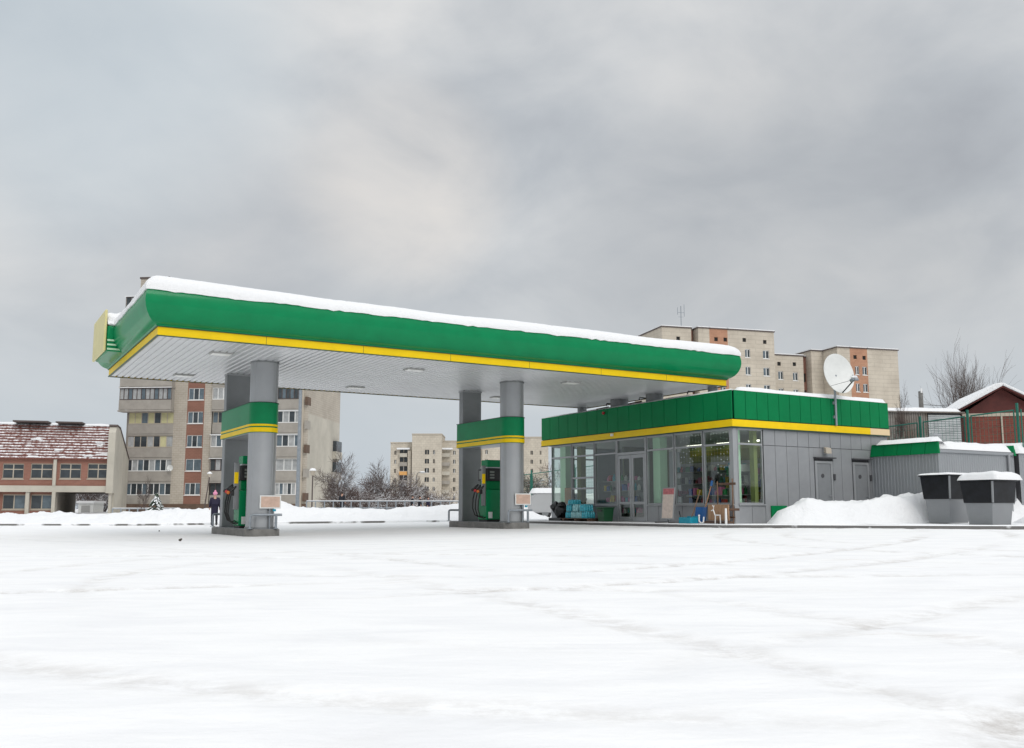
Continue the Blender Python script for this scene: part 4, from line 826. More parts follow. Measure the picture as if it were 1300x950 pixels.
# ------------------------------------------------------------------ waste containers
def bin_(fr, wx, dy, h, label, snowh, over):
    t = thing('waste_container', label, 'waste container', fr, (0, 0, 0), 'black and grey waste containers on the kerb'); w = wx / 2; tp = .13
    hb = h * .53
    def lerp(z): return w + tp * z / h - tp * .6
    mb = MB(); b_, m_, u_ = lerp(0), lerp(hb), lerp(h)
    mb.hexa([(-b_, 0, 0), (b_, 0, 0), (b_, dy * .85, 0), (-b_, dy * .85, 0), (-m_, -.05, hb), (m_, -.05, hb), (m_, dy * .93, hb), (-m_, dy * .93, hb)]); mb.build('lower_body', 'bingrey', t, .015)
    mb = MB(); mb.hexa([(-m_ - .025, -.075, hb - .03), (m_ + .025, -.075, hb - .03), (m_ + .025, dy * .95, hb - .03), (-m_ - .025, dy * .95, hb - .03), (-u_ - .02, -.13, h), (u_ + .02, -.13, h), (u_ + .02, dy, h), (-u_ - .02, dy, h)]); mb.build('upper_body', 'binblack', t, .01)
    for xx in ():
        mb = MB(); mb.hexa([(xx - .018, -.085, hb), (xx + .018, -.085, hb), (xx + .018, -.07, hb), (xx - .018, -.07, hb), (xx - .018, -.14, h), (xx + .018, -.14, h), (xx + .018, -.12, h), (xx - .018, -.12, h)]); mb.build('seam_strip', 'bingrey', t)
    mb = MB(); mb.hexa([(m_ + .01, -.10, hb - .02), (m_ + .05, -.10, hb - .02), (m_ + .05, -.05, hb - .02), (m_ + .01, -.05, hb - .02), (u_ + .0, -.155, h), (u_ + .04, -.155, h), (u_ + .04, -.10, h), (u_ + .0, -.10, h)]); mb.build('corner_strip', 'bingrey', t)
    mb = MB(); mb.box(-u_ - .05, u_ + .05, -.17, dy + .03, h, h + .05); mb.build('rim', 'binblack', t, .01)
    s_ = snowslab(-u_ - .07, u_ + over, -.19, dy + .05, h + .045, snowh, int(w * 100), .05, .26); s_.build('snow_cover', 'snow', t, smooth=1.4)
    return t
bin_(Fr(14.33, 28.75, .30, R(-59.2)), .92, 1.12, 1.33, 'nearer black and grey waste container with thick snow lid', .24, .2)
bin_(Fr(13.98, 30.76, .34, R(-59.2)), .93, 1.15, 1.52, 'farther black and grey waste container with thin snow on its rim', .07, .06)

# ------------------------------------------------------------------ things on the sidewalk in front of the shop
z = SWZ
# black wrapped bundle on a low base
t = thing('wrapped_bundle', 'black lumpy bundle with a low black tray left of the water packs', 'bundle', ST, (21.45, 32.2, z))
mb = MB(); mb.box(21.2, 21.7, 31.75, 32.65, z, z + .12); mb.build('tray', 'black', t, .03)
mb = MB(); mb.ball((21.45, 32.05, z + .38), .29, 16, (.8, 1, 1.05), .5, 2); mb.ball((21.42, 32.42, z + .55), .2, 12, (1, 1, 1), .6, 4); mb.ball((21.4, 31.95, z + .66), .14, 10, (1, 1.2, .8), .6, 7); mb.build('wrapping', 'black', t)
# pallets and packs of blue water bottles
pt = thing('pallet', 'low dark pallet carrying the blue bottle packs', 'pallet', ST, (21.35, 30.3, z))
for q in range(5): MB().box(21.0 + .15 * q, 21.1 + .15 * q, 29.45, 31.45, z + .09, z + .115).build('deck_board', 'darkwood', pt)
for q in range(3): MB().box(21.0, 21.7, 29.5 + .85 * q, 29.62 + .85 * q, z, z + .09).build('runner', 'darkwood', pt)
random.seed(5)
def pack(a_, b_, zp, nrow, ncol, m, label, h=.30, r=.055):
    t = thing('bottle_pack', label, 'water pack', ST, (a_, b_, zp), 'packs of water bottles on the pallet')
    for i in range(nrow):
        for j in range(ncol):
            xx, yy = a_ + (i - (nrow - 1) / 2) * .115, b_ + (j - (ncol - 1) / 2) * .115
            bo = MB().lathe(xx, yy, [(r * .85, zp), (r, zp + .02), (r, zp + h * .36), (r * .88, zp + h * .42), (r, zp + h * .5), (r * .95, zp + h * .72), (r * .35, zp + h * .9), (r * .3, zp + h)], 10).build('bottle', m, t)
pos = [(21.35, 31.15, 0, 'left', 'bottom'), (21.35, 30.72, 0, 'second', 'bottom'), (21.35, 30.29, 0, 'middle', 'bottom'), (21.35, 29.86, 0, 'right', 'bottom')]
zl_ = z + .117
NMS = ['far left end of the bottom layer', 'second from the far left in the bottom layer', 'second from the door end in the bottom layer', 'bottom layer at the door end', 'upper layer at the far left', 'upper layer in the middle', 'upper layer at the door end', 'alone on top of the stack']
for k_, (b_, lv, m) in enumerate([(31.12, 0, 'bottleblue'), (30.74, 0, 'bottlepale'), (30.36, 0, 'bottlepale'), (29.98, 0, 'bottleblue'), (31.05, 1, 'bottleblue'), (30.6, 1, 'bottlepale'), (30.15, 1, 'bottleblue'), (30.95, 2, 'bottleblue')]):
    h = .27; zp = zl_ + (0, .275, .55)[lv] + (.0 if lv < 2 else 0)
    if lv == 2: h = .18
    pack(21.35, b_ + random.uniform(-.03, .03), zp, 4, 3, m, '%s bottle pack, %s' % ('deep blue' if m == 'bottleblue' else 'pale blue', NMS[k_]), h)
# dark green crate
t = thing('plastic_crate', 'dark green tub beside the entrance door', 'crate', ST, (21.45, 29.0, z))
mb = MB(); mb.hexa([(21.25, 28.84, z), (21.65, 28.84, z), (21.65, 29.22, z), (21.25, 29.22, z), (21.2, 28.8, z + .5), (21.7, 28.8, z + .5), (21.7, 29.26, z + .5), (21.2, 29.26, z + .5)]); mb.build('body', 'crate', t, .02)
MB().box(21.17, 21.73, 28.77, 29.29, z + .5, z + .54).build('rim', 'crate', t, .01)
MB().box(21.17, 21.21, 28.9, 29.15, z + .38, z + .43).build('handle', 'black', t)
# A-frame advertising board on a black stand
t = thing('advertising_board', 'upright pink topped poster board on a black stand right of the entrance', 'advertising board', ST, (21.4, 25.4, z))
TB = lambda u, d, zq: (21.25 + d + .10 * (zq - z), u, zq)
f_ = MB(); f_.T = TB; f_.box(24.86, 25.50, -.02, .02, z + .12, z + 1.22); fo = f_.build('frame', 'alu', t, .01)
f_ = MB(); f_.T = TB; f_.box(24.90, 25.46, -.026, -.021, z + .16, z + .98); f_.build('pale_poster', 'paleprint', fo)
f_ = MB(); f_.T = TB; f_.box(24.90, 25.46, -.027, -.021, z + .98, z + 1.18); f_.build('pink_heading', 'pinkpaper', fo)
MB().tube([(21.0, 24.83, z + .02), (21.6, 24.83, z + .02), (21.5, 24.83, z + .4)], .02, 6).build('stand', 'black', t); MB().tube([(21.0, 25.53, z + .02), (21.6, 25.53, z + .02), (21.5, 25.53, z + .4)], .02, 6).build('stand', 'black', t)
# broom / snow shovels
t = thing('snow_shovel', 'shovel with a wooden handle and blue scoop leaning on the shop front', 'snow shovel', ST, (21.45, 23.75, z))
MB().tube([(21.6, 23.75, z + .25), (21.82, 23.56, z + 1.25)], .018, 8).build('handle', 'wood2', t)
MB().tube([(21.82, 23.56, z + 1.24), (21.85, 23.54, z + 1.42)], .04, 8).build('grip', 'bluepl', t)
mb = MB(); mb.grid(9, 6, lambda i, j: (21.42 + .10 * math.sin(j / 5 * 1.4) + .05 * ((i - 4) / 4) ** 2 * -1, 23.42 + .54 * i / 8, z + .02 + .52 * j / 5)); mb.grid(9, 6, lambda i, j: (21.445 + .10 * math.sin(j / 5 * 1.4) + .05 * ((i - 4) / 4) ** 2 * -1, 23.96 - .54 * i / 8, z + .02 + .52 * j / 5)); mb.build('scoop', 'bluepl', t)
t = thing('dustpan', 'turquoise tray with a wooden stick beside the blue scoop', 'dustpan', ST, (21.2, 24.0, z))
mb = MB(); mb.box(21.0, 21.35, 23.72, 24.25, z, z + .03); mb.box(21.32, 21.35, 23.72, 24.25, z + .03, z + .24); mb.box(21.0, 21.32, 23.70, 23.73, z, z + .2); mb.box(21.0, 21.32, 24.24, 24.27, z, z + .2); mb.box(20.98, 21.0, 23.70, 24.27, z, z + .19); mb.build('tray', 'tealpl', t, .01)
MB().tube([(21.32, 24.0, z + .2), (21.6, 23.86, z + 1.1)], .018, 8).build('stick', 'wood', t)
# wooden rack and cardboard
t = thing('wooden_rack', 'brown wooden rack of two posts and a crossbar by the shop corner', 'rack', ST, (21.6, 22.75, z))
for b_ in (23.12, 22.42): MB().box(21.67, 21.70, b_ - .02, b_ + .02, z, z + 1.38 + (.08 if b_ < 22.7 else 0)).build('post', 'wood', t, .006)
MB().box(21.63, 21.668, 22.25, 23.0, z + 1.25, z + 1.33).build('crossbar', 'darkwood', t, .006); MB().box(21.61, 21.66, 22.3, 23.2, z + .18, z + .24).build('lower_bar', 'darkwood', t, .006)
MB().box(21.45, 21.9, 22.35, 22.47, z + .42, z + .50).build('side_block', 'darkwood', t, .006)
t = thing('brown_board', 'brown boarded panel standing below the wooden rack', 'board', ST, (21.4, 22.9, z))
mb = MB()
for q in range(6): mb.box(21.42, 21.46, 22.36 + .16 * q, 22.51 + .16 * q, z + .10, z + .62)
mb.build('planks', 'card', t, .005); MB().box(21.465, 21.49, 22.36, 23.3, z + .14, z + .2).build('batten', 'wood', t); MB().box(21.30, 21.55, 22.3, 23.4, z + .02, z + .08).build('foot', 'darkwood', t)
t = thing('white_garden_ornament', 'small white wire reindeer in front of the brown board', 'ornament', ST, (21.2, 22.6, z))
mb = MB()
for p in ([(21.2, 22.5, z), (21.2, 22.52, z + .28)], [(21.2, 22.75, z), (21.2, 22.73, z + .28)], [(21.2, 22.5, z + .28), (21.2, 22.75, z + .28)], [(21.2, 22.75, z + .28), (21.2, 22.82, z + .45)], [(21.2, 22.82, z + .45), (21.2, 22.92, z + .42)]): mb.tube(p, .018, 6)
mb.build('body', 'white', t)
mb = MB()
for p in ([(21.2, 22.82, z + .45), (21.2, 22.78, z + .60)], [(21.2, 22.80, z + .53), (21.2, 22.86, z + .60)]): mb.tube(p, .010, 5)
mb.build('antler', 'white', t)
t2 = thing('white_garden_ornament', 'white bent ornament at the left foot of the brown board', 'ornament', ST, (21.15, 23.35, z))
MB().tube([(21.15, 23.45, z + .25), (21.15, 23.45, z + .08), (21.15, 23.36, z + .02), (21.15, 23.25, z + .05), (21.15, 23.22, z + .22)], .025, 8).build('body', 'white', t2)
MB().ball((21.15, 23.45, z + .26), .035, 8).build('knob', 'white', t2)
t3 = thing('white_garden_ornament', 'tall white post shaped ornament at the right end of the brown board', 'ornament', ST, (21.2, 22.25, z))
MB().tube([(21.2, 22.25, z), (21.2, 22.25, z + .5)], [.04, .03], 8).build('body', 'white', t3)

# ------------------------------------------------------------------ snow clods on the forecourt
for q, (px_, py_, lb, s) in enumerate(((229, 688, 'dark clod lying on the snow left of the left island', .035), (202, 676, 'smaller dark clod far left on the snow', .022))):
    u, v = (px_ - 650) / F, -(py_ - CYP) / F; d = (u, math.cos(TH) - math.sin(TH) * v, math.sin(TH) + math.cos(TH) * v); tt = -HC / d[2]
    mb = MB(); mb.ball((d[0] * tt, d[1] * tt, .05), s, 9, (1.2, 1, .9), .8, q); single(mb, 'clod', 'clod', lb, 'clod')

# ------------------------------------------------------------------ facade tools for the far buildings
def win(parent, x0, x1, z0, z1, y, n, frame='wframe', panes=('wglass',), T=None, fw=.07, split=0, name='window', sill=True, dep=.12):
    f_ = MB(); f_.T = T
    f_.box(x0, x1, y + dep - .06, y + dep, z0, z0 + fw); f_.box(x0, x1, y + dep - .06, y + dep, z1 - fw, z1)
    w = (x1 - x0) / n
    for i in range(n + 1):
        xc = x0 + w * i; f_.box(max(x0, xc - fw / 2), min(x1, xc + fw / 2), y + dep - .06, y + dep, z0 + fw, z1 - fw)
    if split: f_.box(x0 + fw, x1 - fw, y + dep - .055, y + dep, z0 + (z1 - z0) * split - fw / 2, z0 + (z1 - z0) * split + fw / 2)
    if sill: f_.box(x0 - .06, x1 + .06, y - .08, y + .02, z0 - .09, z0)
    o = f_.build(name, frame, parent)
    p = MB(); p.T = T
    for i in range(n):
        p.use(panes[i % len(panes)]); p.quad((x0 + w * i, y + dep - .02, z0), (x0 + w * i + w, y + dep - .02, z0), (x0 + w * i + w, y + dep - .02, z1), (x0 + w * i, y + dep - .02, z1))
    p.build('pane', None, o); return o

# ---- tall block on the left
o_ = at(388, 646, 113); FA = Fr(o_[0], 113, .25, R(-5))
X = lambda p: on_line(p, FA)
Zp = lambda y: zz(y, 200, FA)
ap = thing('apartment_building', 'tall beige brick block of flats with red brick strips behind the left columns', 'apartment building', FA, (0, 0, 0))
pitch = (Zp(525.4 - 29.7) - Zp(525.4)); zwin0 = Zp(628.5)      # bottom of the ground floor windows
rows = [zwin0 + pitch * i for i in range(9)]; WH = 1.45
roofz = Zp(397); towz = Zp(352)
xA0, xA1, xP1, xR1, xQ1, xB1, xM1, xC1, xE = X(157), X(215), X(232), X(254), X(264), X(300), X(348), X(379), 0
ops = []
def ops_for(u0, u1, zoff=0, h=WH): return [(u0, u1, zr + zoff, zr + zoff + h) for zr in rows[:8]]
mb = MB()
opR = ops_for(xP1 + .12, xR1 - .12); opM = ops_for(X(308), X(320)) + ops_for(X(330), X(342))
mb.wall(xA1, xP1, -.5, roofz, [], 0, .3); mb.wall(xR1, xQ1, -.5, roofz, [], 0, .3); mb.wall(xB1, xM1, -.5, roofz, opM, 0, .12); mb.wall(xC1, 0, -.5, roofz, [], 0, .3)
XT = lambda p, y: (at(p, y, 113)[0] - FA.ox) / math.cos(R(5)); t0_, t1_ = XT(168, 352), XT(206, 352); mb.wall(t0_, t1_, roofz - .1, towz, [], 0.6, .3); mb.quad((t1_, .6, roofz - .1), (t1_, 7, roofz - .1), (t1_, 7, towz), (t1_, .6, towz)); mb.quad((t0_, .6, roofz - .1), (t0_, .6, towz), (t0_, 7, towz), (t0_, 7, roofz - .1))
mb.build('front_wall', 'beige', ap)
mb = MB(); mb.wall(xP1, xR1, -.5, roofz, opR, 0.0, .12); mb.build('red_brick_strip', 'redbrick', ap)
for a_, b_, c_, d_ in opR: 
    k_ = rows.index(c_); win(ap, a_, b_, c_, d_, 0, 3 if k_ != 1 else 2, 'wframe', random.choice([('wglass2', 'wglass'), ('wglass', 'curt'), ('wglass2',)]))
for a_, b_, c_, d_ in opM: win(ap, a_, b_, c_, d_, 0, 2, 'wframe', random.choice([('wglass2', 'wglass'), ('wglass',)]))
# loggia stacks
curt = {3: ('curty', 'curty', 'wglass2', 'curty', 'wglass', 'curty'), 2: ('curt', 'wglass', 'wglass', 'curt', 'wglass', 'curty'), 1: ('wglass', 'curt', 'wglass2'), 0: ('wglass2', 'wglass', 'wglass'), 4: ('curt', 'curt', 'wglass2'), 5: ('wglass', 'curt')}
def loggia(x0, x1, k, frame, n, panes, proj=0.0, name='loggia', parm='panelconc', snowtop=True):
    zr = rows[k]; y0 = .12 - proj
    mbp = MB(); mbp.box(x0, x1, y0 - .10, y0 + .05, zr - (pitch - WH) + .22, zr - .04)
    if proj: mbp.box(x0, x0 + .1, y0, .5, zr - (pitch - WH) + .22, zr + WH); mbp.box(x1 - .1, x1, y0, .5, zr - (pitch - WH) + .22, zr + WH)
    mbp.box(x0 - (.1 if proj else 0), x1 + (.1 if proj else 0), y0 - .14, .6, zr - (pitch - WH) - .0, zr - (pitch - WH) + .18)
    lo = mbp.build(name, parm, ap)
    f_ = MB(); w = (x1 - x0) / n; fw = .09; zt = zr + WH
    f_.box(x0, x1, y0 - .02, y0 + .04, zr - .02, zr + .08); f_.box(x0, x1, y0 - .02, y0 + .04, zt - .09, zt)
    for i in range(n + 1): f_.box(max(x0, x0 + w * i - fw / 2), min(x1, x0 + w * i + fw / 2), y0 - .018, y0 + .04, zr + .08, zt - .09)
    fo = f_.build('glazing_frame', frame, lo)
    p = MB()
    for i in range(n): p.use(panes[i % len(panes)]); p.quad((x0 + w * i, y0 + .02, zr), (x0 + w * i + w, y0 + .02, zr), (x0 + w * i + w, y0 + .02, zt), (x0 + w * i, y0 + .02, zt))
    p.build('pane', None, lo)
    if snowtop: MB().box(x0 - .05, x1 + .05, y0 - .28, y0 - .03, zt, zt + .07).build('snowy_ledge', 'snow', lo)
    return lo
for k in range(9):
    fr_ = ['wframe', 'wframe', 'tframe', 'tframe', 'bframe', 'bframe', 'bframe', 'bframe', 'bframe'][k]
    if k < 4: loggia(xA0, xA1, k, fr_, 8 if k < 2 else 7, curt[k], 0, snowtop=(k == 1 or k == 0) and False)
    elif k < 8: loggia(XT(147, 500), xA1, k, fr_, 12, curt[4 if k % 2 == 0 else 5], .9)
    else: loggia(XT(152, 380), XT(206, 380), k, fr_, 8, ('wglass', 'curt'), .3)
for k in range(8):
    loggia(xQ1 + .1, xB1, k, ['bframe', 'bframe', 'wframe', 'tframe', 'wframe', 'bframe', 'wframe', 'wframe', 'wframe'][k], 5, [('wglass',), ('wglass', 'curt'), ('curt', 'wglass2'), ('wglass2', 'wglass'), ('curt',), ('wglass',), ('curt', 'wglass'), ('wglass',), ('curt',)][k], .35 if k in (1, 2, 4, 5) else .0, snowtop=k in (0, 1, 2))
    loggia(xM1, xC1, k, ['wframe', 'wframe', 'wframe', 'wframe', 'bframe', 'wframe', 'wframe', 'bframe', 'wframe'][k], [6, 3, 4, 4, 6, 4, 4, 4, 4][k], [('curt', 'wglass2', 'curt', 'wglass', 'curt', 'curto'), ('curt',), ('wglass2', 'wglass', 'curt'), ('wglass', 'curt'), ('wglass', 'wglass2'), ('curt', 'wglass'), ('wglass',), ('wglass', 'curt'), ('wglass2',)][k], .15 if k in (2, 3) else 0, snowtop=k in (2, 3))
# side, rear, roof, plinth
DA = 14.2
yt = roofz * 1.0; zsplit = zz(525, 388, FA)
mb = MB(); TS = lambda u, d, z_: (0 - d, u, z_)
mb.T = TS; sw0 = [(DA * .86, DA * .99, zz(y, 425, FA) * 1.1, zz(y, 425, FA) * 1.1 + 2.0) for y in (586, 622)]
mb.quad((0, 0, -.5), (DA, 0, -.5), (DA, 0, zsplit), (0, 0, zsplit)); mb.T = None
mb.build('end_wall', 'sideconc', ap)
mb = MB(); mb.T = TS; mb.quad((0, 0, zsplit), (DA, 0, zsplit), (DA, 0, roofz), (0, 0, roofz)); mb.T = None; mb.build('upper_end_wall', 'beige', ap)
mb = MB(); mb.box(X(152), 0, .6, DA, -.5, roofz - .02) ; mb.v = [Vector((min(v.x, -.02), v.y, v.z)) for v in mb.v]; mb.build('body', 'panelconc', ap)
MB().box(X(152), .1, -.1, DA, roofz, roofz + .25).build('roof_edge', 'bframe', ap); MB().box(t0_ - .1, t1_ + .1, .5, 7.1, towz, towz + .22).build('roof_edge', 'bframe', ap); MB().box(X(152), .05, 0, DA, roofz + .25, roofz + .35).build('roof_snow', 'snow', ap)
MB().box(xA0, .06, -.08, 0.10, -.5, Zp(640)).build('plinth', 'plinth', ap)
MB().box(xC1 + .1, xC1 + .35, -.12, 0, 0, roofz).build('drainpipe', 'tframe', ap)
for k in range(5):
    zb_ = rows[k] + .2; MB().box(-.30, .03, -.5, .9, zb_ - 1.0, zb_).build('corner_balcony', 'panelconc' if k % 2 else 'plinth', ap); 
for zc_, mm in ((zz(566, 425, FA), 'tealpl'), (zz(595, 425, FA), 'panelconc')):
    bq = MB(); bq.box(.0, .55, DA - 3.2, DA - .4, zc_ - 1.0, zc_).build('end_balcony', mm if mm != 'tealpl' else 'sideconc', ap); MB().box(.02, .5, DA - 3.1, DA - .5, zc_, zc_ + 1.4).build('balcony_window', 'wglass', bq if False else ap)
for q, (px_, py_, r_, lb) in enumerate(((216, 594.5, .38, 'larger white satellite dish beside a loggia on the left block'), (154, 594.5, .30, 'smaller grey satellite dish at the left corner of the block'))):
    xx, zq = X(px_), Zp(py_); t = thing('satellite_dish', lb, 'satellite dish', FA, (xx, -.2, zq - r_))
    mb = MB(); n = 16; vs = []; 
    for i in range(5):
        for j in range(n): r = r_ * i / 4; vs.append((xx + r * math.cos(2 * math.pi * j / n), -.55 - .12 * (i / 4) ** 2 + .12, zq + r * math.sin(2 * math.pi * j / n)))
    mb.add(vs, [(i * n + j, i * n + (j + 1) % n, (i + 1) * n + (j + 1) % n, (i + 1) * n + j) for i in range(4) for j in range(n)]); mb.build('reflector', 'offwhite', t)
    MB().tube([(xx, -.4, zq), (xx, .1, zq - .1)], .04, 6).build('bracket', 'steel', t); MB().tube([(xx, -.5, zq - r_), (xx, -.95, zq - .15)], .02, 5).build('feed_arm', 'joint', t)

# ---- low red house on the left
o_ = at(138, 646, 100); FL = Fr(o_[0], 100, 0, R(16)); XL = lambda p: on_line(p, FL); ZL = lambda y, p=100: zz(y, p, FL)
lh = thing('brick_house', 'two storey red brick house with a snowy red tiled roof and a drive through passage', 'house', FL, (0, 0, 0))
eave, ridge = ZL(583.5), ZL(543) + .5; slab0, slab1 = ZL(625), ZL(617); LEFT = XL(-60)
wu = []; 
for p0, p1 in ((-30, -8), (0, 27), (36, 64), (73, 100), (108.5, 135)): wu.append((XL(p0), XL(p1), ZL(608, (p0 + p1) / 2), ZL(588.5, (p0 + p1) / 2)))
mb = MB(); mb.wall(LEFT, -.05, slab1, eave, wu, 0, .15); mb.build('upper_wall', 'lowbrick', lh)
for q, (a_, b_, c_, d_) in enumerate(wu): win(lh, a_, b_, c_, d_, 0, 2, 'tframe', ('wglass',), split=.62, fw=.1, dep=.15)
MB().box(LEFT, XL(138), -.25, .2, slab0, slab1).build('floor_band', 'sideconc', lh)
wl = []
for p0, p1 in ((-30, -6), (1, 30), (37, 65)): wl.append((XL(p0), XL(p1), ZL(647), ZL(628)))
mb = MB(); mb.wall(LEFT, XL(66), -.5, slab0, wl, .5, .15); mb.build('lower_wall', 'lowbrick', lh)
for a_, b_, c_, d_ in wl: win(lh, a_, b_, c_, d_, .5, 2, 'tframe', ('wglass', 'wglass2'), fw=.1, dep=.15)
for p in (31.5, -10): MB().box(XL(p) - .0, XL(p) + .35, -.1, .5, -.3, slab0).build('pier', 'sideconc', lh)
MB().box(XL(65.5), XL(70), -.35, .6, -.3, slab0).build('pier', 'sideconc', lh); MB().box(XL(65), XL(69), -.30, 0, slab1, eave).build('downpipe', 'sideconc', lh)
# passage walls
MB().box(XL(70), XL(70.5) , .6, 12, -.3, slab0).build('passage_wall', 'panelconc', lh); MB().box(XL(137), XL(140.5), -.1, 1.2, -.3, slab0).build('pier', 'sideconc', lh)
MB().box(LEFT, XL(70), .7, 12, -.3, slab0 - .01).build('ground_floor_core', 'plinth', lh); MB().box(LEFT, -.4, .25, 12, slab0, eave - .1).build('upper_floor_core', 'plinth', lh)
# stepped tile courses
mb = MB(); nrow = 13; RY = 3.4
for i in range(nrow):
    t0, t1 = i / nrow, (i + 1) / nrow; z0_, z1_ = eave + (ridge - eave) * t0, eave + (ridge - eave) * t1; y0_, y1_ = -.3 + RY * t0, -.3 + RY * t1
    xx = LEFT
    while xx < -.02:
        w_ = .32; e = min(xx + w_ - .02, -.02); mb.hexa([(xx, y0_ - .09, z0_ - .02), (e, y0_ - .09, z0_ - .02), (e, y1_, z1_ - .03), (xx, y1_, z1_ - .03), (xx, y0_ - .12, z0_ + .12), (e, y0_ - .12, z0_ + .12), (e, y1_ - .0, z1_ + .02), (xx, y1_ - .0, z1_ + .02)]); xx += w_
mb.build('tiled_roof', 'tile', lh, smooth=.1)
mb = MB(); mb.prof_x([(-.3, eave), (RY - .3, ridge), (8, ridge - .2), (12, eave)], LEFT, -.35); mb.build('roof_core', 'tilebase', lh)
snowslab(LEFT, -.1, RY - .6, 8.5, ridge - .05, .28, 31, .7, .4).build('roof_snow', 'snow', lh, smooth=1.4)
mb = MB(); random.seed(8)
for q in range(26):
    xx = random.uniform(LEFT, -.6); tt = random.random() ** 1.2 * .9; mb.ball((xx, -.38 + RY * tt, eave + (ridge - eave) * tt + .06), random.uniform(.14, .42), 8, (1.6, .5, .35), .6, q)
for q in range(5):
    tt = .80 + .04 * q
mb.build('snow_patches', 'snow', lh)
# end wall with its sloping top
mb = MB(); mb.prof_x([(-.45, slab0 - .1), (-.45, ridge - 1.0), (.3, ridge - .25), (3, ridge - .3), (12.5, eave + .6), (12.5, slab0 - .1)], -.35, .35); mb.build('end_wall', 'sideconc', lh)
mb = MB(); mb.box(.05, .35, .9, 12.4, -.4, slab0 - .1); mb.build('lower_end_wall', 'sideconc', lh)
mb = MB(); mb.prof_x([(.1, ridge - .33), (.25, ridge - .23), (3, ridge - .28), (12.6, eave + .62), (12.6, eave + .8), (3, ridge - .14), (.2, ridge - .08), (.05, ridge - .25)], -.42, .42); mb.build('coping', 'bframe', lh)
MB().box(XL(60), XL(95), 1.5, 4.5, ridge + .10, ridge + .24).build('ridge_vent', 'bframe', lh)
MB().box(XL(4), XL(50), 1.5, 4.5, ridge + .10, ridge + .26).build('ridge_vent', 'bframe', lh)

# ---- far block in the middle
o_ = at(493, 646, 285); FM = Fr(o_[0], 285, 0, R(0)); XM = lambda p: on_line(p, FM); ZM = lambda y: zz(y, 560, FM)
bm = thing('apartment_building', 'distant nine storey beige block seen between the columns', 'apartment building', FM, (0, 0, 0))
segs = [(493, 522, 562, 3), (522, 560, 552, 0), (560, 612, 560, 3), (612, 640, 553, 0), (640, 697, 555, 3)]
colsM = [('w', 498, 500.5), ('l', 505, 515), ('s', 538.5, 544), ('w', 549, 551.5), ('l', 559, 570), ('w', 574, 577), ('w', 616, 619), ('l', 648, 658), ('w', 674, 677), ('w', 686, 688)]
pm = ZM(570) - ZM(581.6)
rowsM = [ZM(637) + pm * i for i in range(6)]
for (p0, p1, yt_, off) in segs:
    ops = []
    for kd, c0, c1 in colsM:
        if p0 <= c0 and c1 <= p1:
            for zr in rowsM:
                if kd == 's': ops.append((XM(c0), XM(c1), zr + .3, zr + 1.8))
                elif kd == 'w': ops.append((XM(c0), XM(c1), zr + .4, zr + 1.7))
                else: ops.append((XM(c0), XM(c1), zr + .9, zr + 2.5))
    zt = ZM(yt_)
    mb = MB(); mb.wall(XM(p0), XM(p1), -.5, zt, ops, off, .5); mb.quad((XM(p1), off, -.5), (XM(p1), 14, -.5), (XM(p1), 14, zt), (XM(p1), off, zt)); mb.quad((XM(p0), off, -.5), (XM(p0), off, zt), (XM(p0), 14, zt), (XM(p0), 14, -.5)); mb.quad((XM(p0), off, zt), (XM(p1), off, zt), (XM(p1), 14, zt), (XM(p0), 14, zt)); mb.build('wall_section', 'beige2' if off else 'orangebrick' if False else 'beige2', bm)
    MB().box(XM(p0) - .1, XM(p1) + .1, off - .2, 14, zt, zt + .35).build('roof_edge', 'tframe', bm)
    for i_, (a_, b_, c_, d_) in enumerate(ops):
        f_ = MB().box(a_, b_, off + .35, off + .45, c_, c_ + .12); f_.box((a_ + b_) / 2 - .08, (a_ + b_) / 2 + .08, off + .35, off + .45, c_ + .12, d_)
        lg = b_ - a_ > 2.0
        wo_ = f_.build('loggia_window' if lg else 'window', random.choice(['wframe', 'tframe']), bm); MB().quad((a_, off + .44, c_), (b_, off + .44, c_), (b_, off + .44, d_), (a_, off + .44, d_)).build('pane', random.choice(['wglass', 'wglass', 'wglass2', 'curt'] if lg else ['wglass']), wo_)
for c0, c1, off in ((505, 515, 3), (559, 570, 3), (648, 658, 3)):
    for i_, zr in enumerate(rowsM): 
        MB().box(XM(c0), XM(c1), off - 1.0, off, zr - .25, zr + .85).build('balcony', ['panelconc', 'sideconc', 'panelconc', 'curto' if c0 == 505 and i_ == 3 else 'sideconc', 'panelconc', 'sideconc', 'panelconc'][i_], bm)
    MB().box(XM(c0) - .8, XM(c1) + .8, off - 1.3, off, ZM(570.2), ZM(568.2)).build('snowy_awning', 'snow', bm)
for p0, p1 in ((516, 520), (553, 557.5)): MB().box(XM(p0), XM(p1), 1.6, 3, -.5, ZM(572)).build('pilaster', 'beige2', bm)
MB().box(XM(545), XM(556), 2, 8, ZM(552), ZM(550)).build('roof_house', 'beige2', bm)

